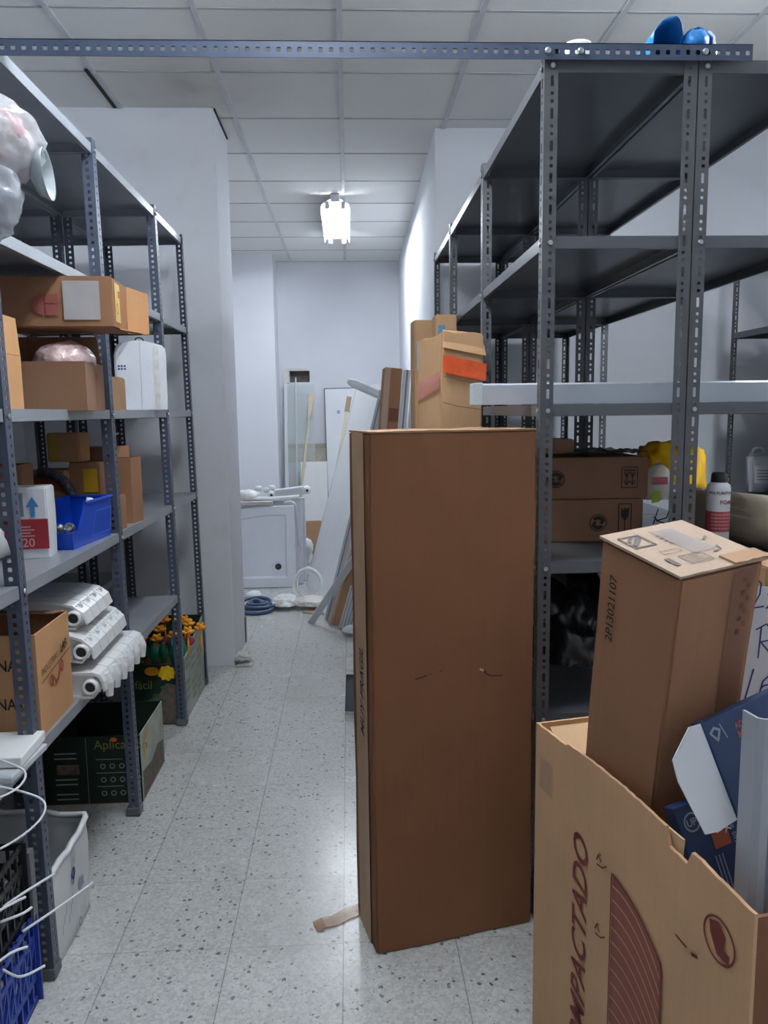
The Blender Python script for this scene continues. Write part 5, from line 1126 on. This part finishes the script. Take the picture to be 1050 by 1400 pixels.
obj('body', bm, K_LT, t, smooth=False)
bm = B(); f = Face((-bw / 2, -bd / 2, 0), (1, 0, 0), (0, 0, 1), 0.016)
n = 12
for i in range(n):
    a0, a1 = -0.003 + (bw + 0.006) * i / n, -0.003 + (bw + 0.006) * (i + 1) / n; z = lambda a: L - 0.082 - 0.022 * a / bw + 0.004 * noise.noise((a * 60, 1, 0))
    poly(bm, f, ((a0, z(a0) - 0.066), (a1, z(a1) - 0.062), (a1, z(a1)), (a0, z(a0))))
bmesh.ops.remove_doubles(bm, verts=bm.verts, dist=1e-5)
obj('tape', bm, ORT, t, label='bright orange tape')
bm = B(); f = Face((-bw / 2, bd / 2, 0), (0, -1, 0), (0, 0, 1), 0.009); poly(bm, f, ((0.02, L - 0.24), (bd - 0.003, L - 0.20), (bd - 0.003, L - 0.14), (0.02, L - 0.17))); obj('tape', bm, mat('faded_pink_tape', (226, 150, 140), 0.35, alpha=0.7), t, label='faded pink end of the tape')
bm = B(); prism(bm, ((-bw / 2, -bd / 2 - 0.008, L - 0.055), (bw / 2 + 0.004, -bd / 2 - 0.010, L - 0.075), (bw / 2, -bd / 2 + 0.02, L + 0.008), (-bw / 2 + 0.01, -bd / 2 + 0.02, L + 0.012)), (0, 0.6, 0.4), 0.006); obj('flap', bm, K_LT, t)
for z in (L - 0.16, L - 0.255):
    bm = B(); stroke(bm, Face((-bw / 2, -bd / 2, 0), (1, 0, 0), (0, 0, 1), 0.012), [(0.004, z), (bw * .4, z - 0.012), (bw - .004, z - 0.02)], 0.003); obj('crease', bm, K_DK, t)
# bracket poking out left of the tall box
t, L = leaning('metal_plate', 'dark metal plate on the floor just behind the left edge of the tall brown box', 'metal plate', (0.155, 3.70, 0.0), (0.165, 3.76, 0.17), (1, 0, 0))
bm = B(); box(bm, -0.20, 0.20, -0.0015, 0.0015, 0, L); box(bm, -0.20, 0.20, -0.03, 0, 0, 0.002); box(bm, -0.20, 0.20, -0.03, 0, L - 0.002, L); box(bm, -0.20, -0.198, -0.03, 0, 0, L); obj('plate', bm, EDGE, t)

# ================================================================== BACK CORRIDOR: END WALL AND TRAYS
GLASS = mat('clear_glass', (222, 232, 232), 0.05, var=0.0, alpha=0.22)
t, L = leaning('shower_screen', 'clear glass shower screen with white frame leaning on the end wall below the niche', 'shower screen', (-0.545, 8.62, 0.0), (-0.53, 8.80, 1.83), (1, 0, 0))
bm = B(); box(bm, -0.15, 0.155, -0.003, 0.003, 0.02, L - 0.02); obj('glass_pane', bm, GLASS, t)
bm = B(); box(bm, -0.185, -0.148, -0.015, 0.015, 0, L); obj('frame_post', bm, WALU, t, bevel=0.002)
bm = B(); box(bm, -0.06, -0.045, -0.010, 0.010, 0.15, L + 0.06); obj('frame_post', bm, mat('pale_green_edge', (200, 214, 212), 0.3), t, bevel=0.002)
t, L = leaning('brush_pole', 'pale wooden pole with a flared brush end leaning on the end wall', 'pole', (-0.60, 8.05, 0.0), (-0.40, 8.66, 1.70), (1, 0, 0))
bm = B(); tube(bm, [(0, 0, 0), (0, 0, L - 0.25)], 0.014, 10); obj('pole', bm, mat('pale_wood', (196, 182, 158), 0.6), t, smooth=True)
bm = B(); hexa(bm, ((-0.016, -0.012, L - 0.27), (0.016, -0.012, L - 0.27), (0.016, 0.012, L - 0.27), (-0.016, 0.012, L - 0.27), (-0.036, -0.02, L), (0.036, -0.02, L), (0.036, 0.02, L), (-0.036, 0.02, L))); obj('flared_head', bm, mat('tan_wood', (196, 184, 160), 0.6), t, bevel=0.004)
t, L = leaning('low_board', 'low white board standing against the end wall under the bare strip', 'board', (-0.395, 8.48, 0.0), (-0.395, 8.58, 0.955), (1, 0, 0))
bm = B(); box(bm, -0.145, 0.15, -0.009, 0.009, 0.29, L); obj('upper_board', bm, WHITE, t, bevel=0.002)
bm = B(); box(bm, -0.115, 0.06, -0.008, 0.008, 0.0, 0.292); obj('lower_board', bm, WHITE, t)
printed(t, Face((-0.145, -0.0095, 0), (1, 0, 0), (0, 0, 1), 0.001), lambda bm, f: stroke(bm, f, ((0.052, L - 0.005), (0.052, L - 0.055)), 0.006), EDGE, 'slot')
t, L = leaning('shower_screen', 'white shower door panel with thin dark edge standing against the end wall', 'shower screen', (-0.05, 8.55, 0.0), (-0.075, 8.82, 1.765), (1, 0, 0))
bm = B(); box(bm, -0.185, 0.19, -0.006, 0.006, 0, L); obj('panel', bm, mat('frosted_white', (226, 228, 234), 0.3, var=0.02), t)
bm = B()
for q in ((-0.193, -0.183, 0, L), (0.188, 0.196, 0, L), (-0.193, 0.196, L - 0.006, L + 0.004)): box(bm, q[0], q[1], -0.009, 0.009, q[2], q[3])
obj('edge_frame', bm, EDGE, t, label='thin dark edge frame')
printed(t, Face((-0.185, -0.0065, 0), (1, 0, 0), (0, 0, 1), 0.001), lambda bm, f: rect(bm, f, 0.13, 0.165, L - 0.29, L - 0.25), mat('pale_blue_print', (150, 160, 190), 0.5), 'label')
t, L = leaning('wooden_batten', 'tan wooden batten leaning in front of the white shower door panel', 'batten', (-0.30, 7.9, 0.0), (0.015, 8.42, 1.66), (1, 0, 0))
bm = B(); box(bm, -0.018, 0.018, -0.012, 0.012, 0, L - 0.16); obj('batten', bm, mat('tan_wood', (196, 184, 160), 0.6), t)
bm = B(); box(bm, -0.026, 0.026, -0.014, 0.014, L - 0.17, L); obj('taped_end', bm, mat('brown_wood_end', (140, 118, 92), 0.6), t)
carton('flat orange brown cardboard piece standing near the end wall beside the shower trays', 0.20, 0.012, 0.38, (-0.40, 7.95, 0), R(10), K_TAN, seed=55)

# shower trays
def tray(label, loc, rot, w, h, drain=True):
    t = thing('shower_tray', label, 'shower tray', loc, 0, 'white shower trays'); t.rotation_euler = rot
    # stands on edge: face towards -y; width x, height z
    th = 0.05; n = 10
    arc = [(-w / 2 + 0.46 * q, h - 0.045 + 0.045 * math.sin(q * PI / 2)) for q in [i / n for i in range(n + 1)]]
    outer = [(w / 2, 0), (w / 2, h)] + arc[::-1] + [(-w / 2, 0)]
    inn = [(w / 2 - 0.075, 0.085), (w / 2 - 0.075, h - 0.075)] + [(-w / 2 + 0.06 + 0.42 * q, h - 0.13 + 0.055 * math.sin(q * PI / 2)) for q in [i / n for i in range(n + 1)]][::-1] + [(-w / 2 + 0.06, 0.085)]
    cxm, czm = 0.0, h / 2
    inn2 = [(a + (cxm - a) * 0.035, b + (czm - b) * 0.035) for a, b in inn]
    bm = B(); P = lambda l, y: [bm.verts.new((a, y, b)) for a, b in l]
    o0, o1, i0, i1 = P(outer, th), P(outer, 0), P(inn, 0), P(inn2, 0.024); k = len(outer)
    for a, b in ((o0, o1), (o1, i0), (i0, i1)):
        for j in range(k): bm.faces.new((a[j], a[(j + 1) % k], b[(j + 1) % k], b[j]))
    bm.faces.new(i1); bm.faces.new(o0[::-1])
    obj('tray_body', bm, ACR, t, bevel=0.004)
    bm = B(); rn = random.Random(2)
    for i in range(6):
        for j in range(7):
            a, b = -0.17 + 0.045 * i + 0.02 * (j % 2), 0.2 + 0.05 * j
            if rn.random() < 0.75 and a < w / 2 - 0.16 and not (a > -0.05 and b < 0.3): stroke(bm, Face((0, 0.024, 0), (1, 0, 0), (0, 0, 1), 0.0015), ((a, b), (a + 0.016, b + 0.012)), 0.006)
    obj('anti_slip_pattern', bm, mat('raised_dots', (232, 236, 244), 0.3), t)
    if drain:
        x, z = w / 2 - 0.152, 0.178
        bm = B(); lathe(bm, ((0.055, 0), (0.05, 0.004), (0.03, 0.002)), 24, Matrix.Translation((x, 0.022, z)) @ Matrix.Rotation(R(90), 4, 'X')); obj('drain_rim', bm, ACR, t)
        bm = B(); lathe(bm, ((0.028, 0), (0.028, 0.005), (0.02, 0.006)), 20, Matrix.Translation((x, 0.022, z)) @ Matrix.Rotation(R(90), 4, 'X')); obj('drain_hole', bm, mat('drain_dark', (58, 56, 58), 0.5), t)
    bm = B(); box(bm, -w / 2 + 0.01, w / 2 - 0.005, 0.004, 0.03, -0.002, 0.004); obj('bottom_edge', bm, EDGE, t)
    return t
tray('white shower tray with round drain standing on edge at the left of the corridor', (-0.795, 6.54, 0.003), (R(-3), 0, 0), 0.635, 0.705)
t = tray('second white shower tray standing on edge directly behind the first', (-0.735, 6.66, 0.003), (R(-3), 0, R(0)), 0.63, 0.735, False)
t = tray('third white shower tray at the back of the standing trays', (-0.72, 6.80, 0.003), (R(-3), 0, R(0)), 0.64, 0.745, False)
# things on top of the trays
Zt = 0.755
t = thing('white_radiator', 'white finned radiator lying on top of the standing shower trays', 'radiator', (-0.52, 6.72, Zt + 0.035), R(4)); t.rotation_euler = (0, R(-6), R(4))
bm = B(); box(bm, -0.14, 0.14, -0.06, 0.06, -0.012, 0.058); bmesh.ops.bevel(bm, geom=bm.edges[:], offset=0.012, segments=2, affect='EDGES'); obj('body', bm, WPL, t)
bm = B()
for i in range(4): box(bm, -0.12, 0.11, -0.064, -0.058, -0.004 + 0.016 * i, 0.003 + 0.016 * i)
obj('ribs', bm, mat('grey_white_rib', (196, 198, 200), 0.4), t)
for x in (-0.16, 0.15):
    bm = B(); lathe(bm, ((0.012, -0.07), (0.03, -0.07), (0.034, -0.06), (0.034, 0.05), (0.028, 0.06)), 14, Matrix.Translation((x, 0, 0.022)) @ Matrix.Rotation(R(90), 4, 'X')); obj('end_cap', bm, WPL, t, smooth=True)
    bm = B(); lathe(bm, ((0.012, 0), (0.012, 0.004)), 10, Matrix.Translation((x, -0.068, 0.022)) @ Matrix.Rotation(R(90), 4, 'X')); obj('port', bm, MATS['dark_bore'], t)
bm = B(); tube(bm, smoothpath(((-0.92, 6.62, Zt + 0.01), (-0.86, 6.62, Zt + 0.014), (-0.7, 6.63, Zt + 0.008), (-0.56, 6.64, Zt + 0.012), (-0.44, 6.65, Zt + 0.02))), [0.02] * 25, 8); tag(obj('wrapped_tube', bm, PAPER, smooth=True), 'paper-wrapped white tube lying along the top of the shower trays', 'tube')
bm = B(); blob(bm, 0.10, 0.07, 0.045, (-0.88, 6.66, Zt + 0.04), 3, 0.25, 3, 17); tag(obj('white_bag', bm, mat('white_bag_film', (226, 226, 224), 0.35), smooth=True), 'bunched white plastic bag at the left end of the tray tops', 'bag')
for i, (x, z, l) in enumerate(((-0.75, 0.078, 0.07), (-0.70, 0.10, 0.05), (-0.82, 0.095, 0.05))):
    bm = B(); lathe(bm, ((0.014, 0), (0.022, 0.004), (0.022, l), (0.014, l + 0.004)), 12, Matrix.Translation((x, 6.70, Zt + z)) @ Matrix.Rotation(R(90), 4, 'Y')); tag(obj('pipe_fitting', bm, WPL, smooth=True), 'small white pipe fitting lying beside the radiator on the shower trays', 'fitting', 'white fittings on the trays')
bm = B(); box(bm, -0.93, -0.66, 6.52, 6.60, Zt - 0.028, Zt - 0.004); tag(obj('pale_strip', bm, mat('pale_strip_wood', (196, 192, 184), 0.6)), 'thin pale strip lying along the front top edge of the shower trays', 'strip')
bm = B(); tube(bm, smoothpath(((-0.56, 6.56, Zt - 0.02), (-0.50, 6.54, Zt - 0.01), (-0.465, 6.55, Zt - 0.05), (-0.452, 6.58, Zt - 0.20), (-0.448, 6.60, Zt - 0.40))), 0.010, 8); tag(obj('white_sleeve', bm, PAPER, smooth=True), 'white plastic sleeve drooping over the right corner of the shower trays', 'sleeve')
# coil of blue hose on the floor
t = thing('blue_hose', 'coil of grey blue hose lying on the corridor floor', 'hose', (-0.735, 5.86, 0))
bm = B(); pts = []
for i in range(150):
    a = i * 0.22; r = 0.035 + 0.0044 * a / 0.22 * 0.22 * 1.0; r = 0.035 + 0.0042 * a
    pts.append((r * math.cos(a) * 0.95, r * math.sin(a) * 1.15, 0.014 + 0.018 * (1 + math.sin(a * 0.7)) + 0.008 * math.sin(a * 0.31)))
tube(bm, pts, 0.0125, 8); obj('coil', bm, mat('grey_blue_rubber', (74, 92, 124), 0.45), t, smooth=True)
bm = B(); tube(bm, smoothpath(((0.13, -0.10, 0.02), (0.10, -0.18, 0.018), (0.02, -0.22, 0.018), (-0.10, -0.20, 0.018))), 0.016, 8); obj('loose_end', bm, MATS['grey_blue_rubber'], t, smooth=True)
bm = B(); blob(bm, 0.09, 0.13, 0.045, (0, 0, 0.036), 4, 0.45, 3.2, 41, flat=0.0); tag(obj('white_bag', bm, mat('white_bag_film', (226, 226, 224), 0.35), None, (-0.515, 5.88, 0), smooth=True), 'crumpled white plastic bag on the corridor floor beside the blue hose coil', 'bag')
bm = B(); blob(bm, 0.055, 0.06, 0.03, (0, 0, 0.024), 3, 0.45, 3.2, 43, flat=0.0); tag(obj('white_bag', bm, PAPER, None, (-0.80, 6.18, 0), smooth=True), 'small crumpled white bag behind the blue hose coil', 'bag')
# white seat ring and what lies under it
t = thing('toilet_seat', 'white plastic toilet seat ring leaning on the foot of the long white board', 'toilet seat', (-0.325, 5.93, 0.010)); t.rotation_euler = (R(-16), R(-12), R(-14))
bm = B(); pts = [(0.115 * math.cos(a), 0, 0.145 + 0.13 * math.sin(a)) for a in [2 * PI * i / 36 for i in range(36)]]
tube(bm, pts, 0.013, 8, closed=True); obj('ring', bm, WHITE, t, smooth=True)
bm = B(); pts = [(0.085 * math.cos(a), -0.006, 0.150 + 0.10 * math.sin(a)) for a in [2 * PI * i / 36 for i in range(36)]]; tube(bm, pts, 0.006, 6, closed=True); obj('inner_edge', bm, WPL, t, smooth=True)
bm = B(); blob(bm, 0.12, 0.10, 0.05, (-0.30, 5.80, 0.042), 4, 0.3, 2.6, 51, flat=0.0); tag(obj('white_sheet', bm, mat('milky_sheet', (216, 212, 206), 0.4), smooth=True), 'crumpled milky plastic sheet on the floor below the toilet seat ring', 'plastic sheet')
bm = B(); prism(bm, ((-0.37, 5.66, 0.003), (-0.20, 5.60, 0.003), (-0.17, 5.70, 0.003), (-0.33, 5.78, 0.003)), (0, 0, 1), 0.01); tag(obj('cardboard_scrap', bm, K_TOP), 'flat pale cardboard scrap on the floor in front of the milky sheet', 'cardboard')
bm = B(); blob(bm, 0.05, 0.06, 0.07, (-0.40, 6.95, 0.28), 3, 0.3, 3, 61); blob(bm, 0.055, 0.06, 0.14, (-0.40, 6.95, 0.12), 3, 0.3, 3, 62, flat=0.0); tag(obj('white_bag', bm, PAPER, smooth=True), 'white crumpled wrapping beside the right edge of the shower trays', 'bag')
# broken skirting at the stub wall foot
bm = B(); blob(bm, 0.05, 0.06, 0.035, (-0.665, 4.54, 0.028), 3, 0.4, 3, 71, flat=0.0); tag(obj('plaster_rubble', bm, mat('plaster_grey', (196, 194, 190), 0.9, var=0.2), smooth=False), 'small heap of broken plaster at the foot of the stub wall corner', 'rubble')
bm = B(); box(bm, -0.69, -0.60, 4.46, 4.53, 0.001, 0.012, Matrix.Rotation(0.0, 4, 'Z')); tag(obj('tile_fragment', bm, mat('plaster_grey', (196, 194, 190), 0.9, var=0.2), bevel=0.002), 'flat broken tile fragment on the floor at the stub wall corner', 'tile fragment')
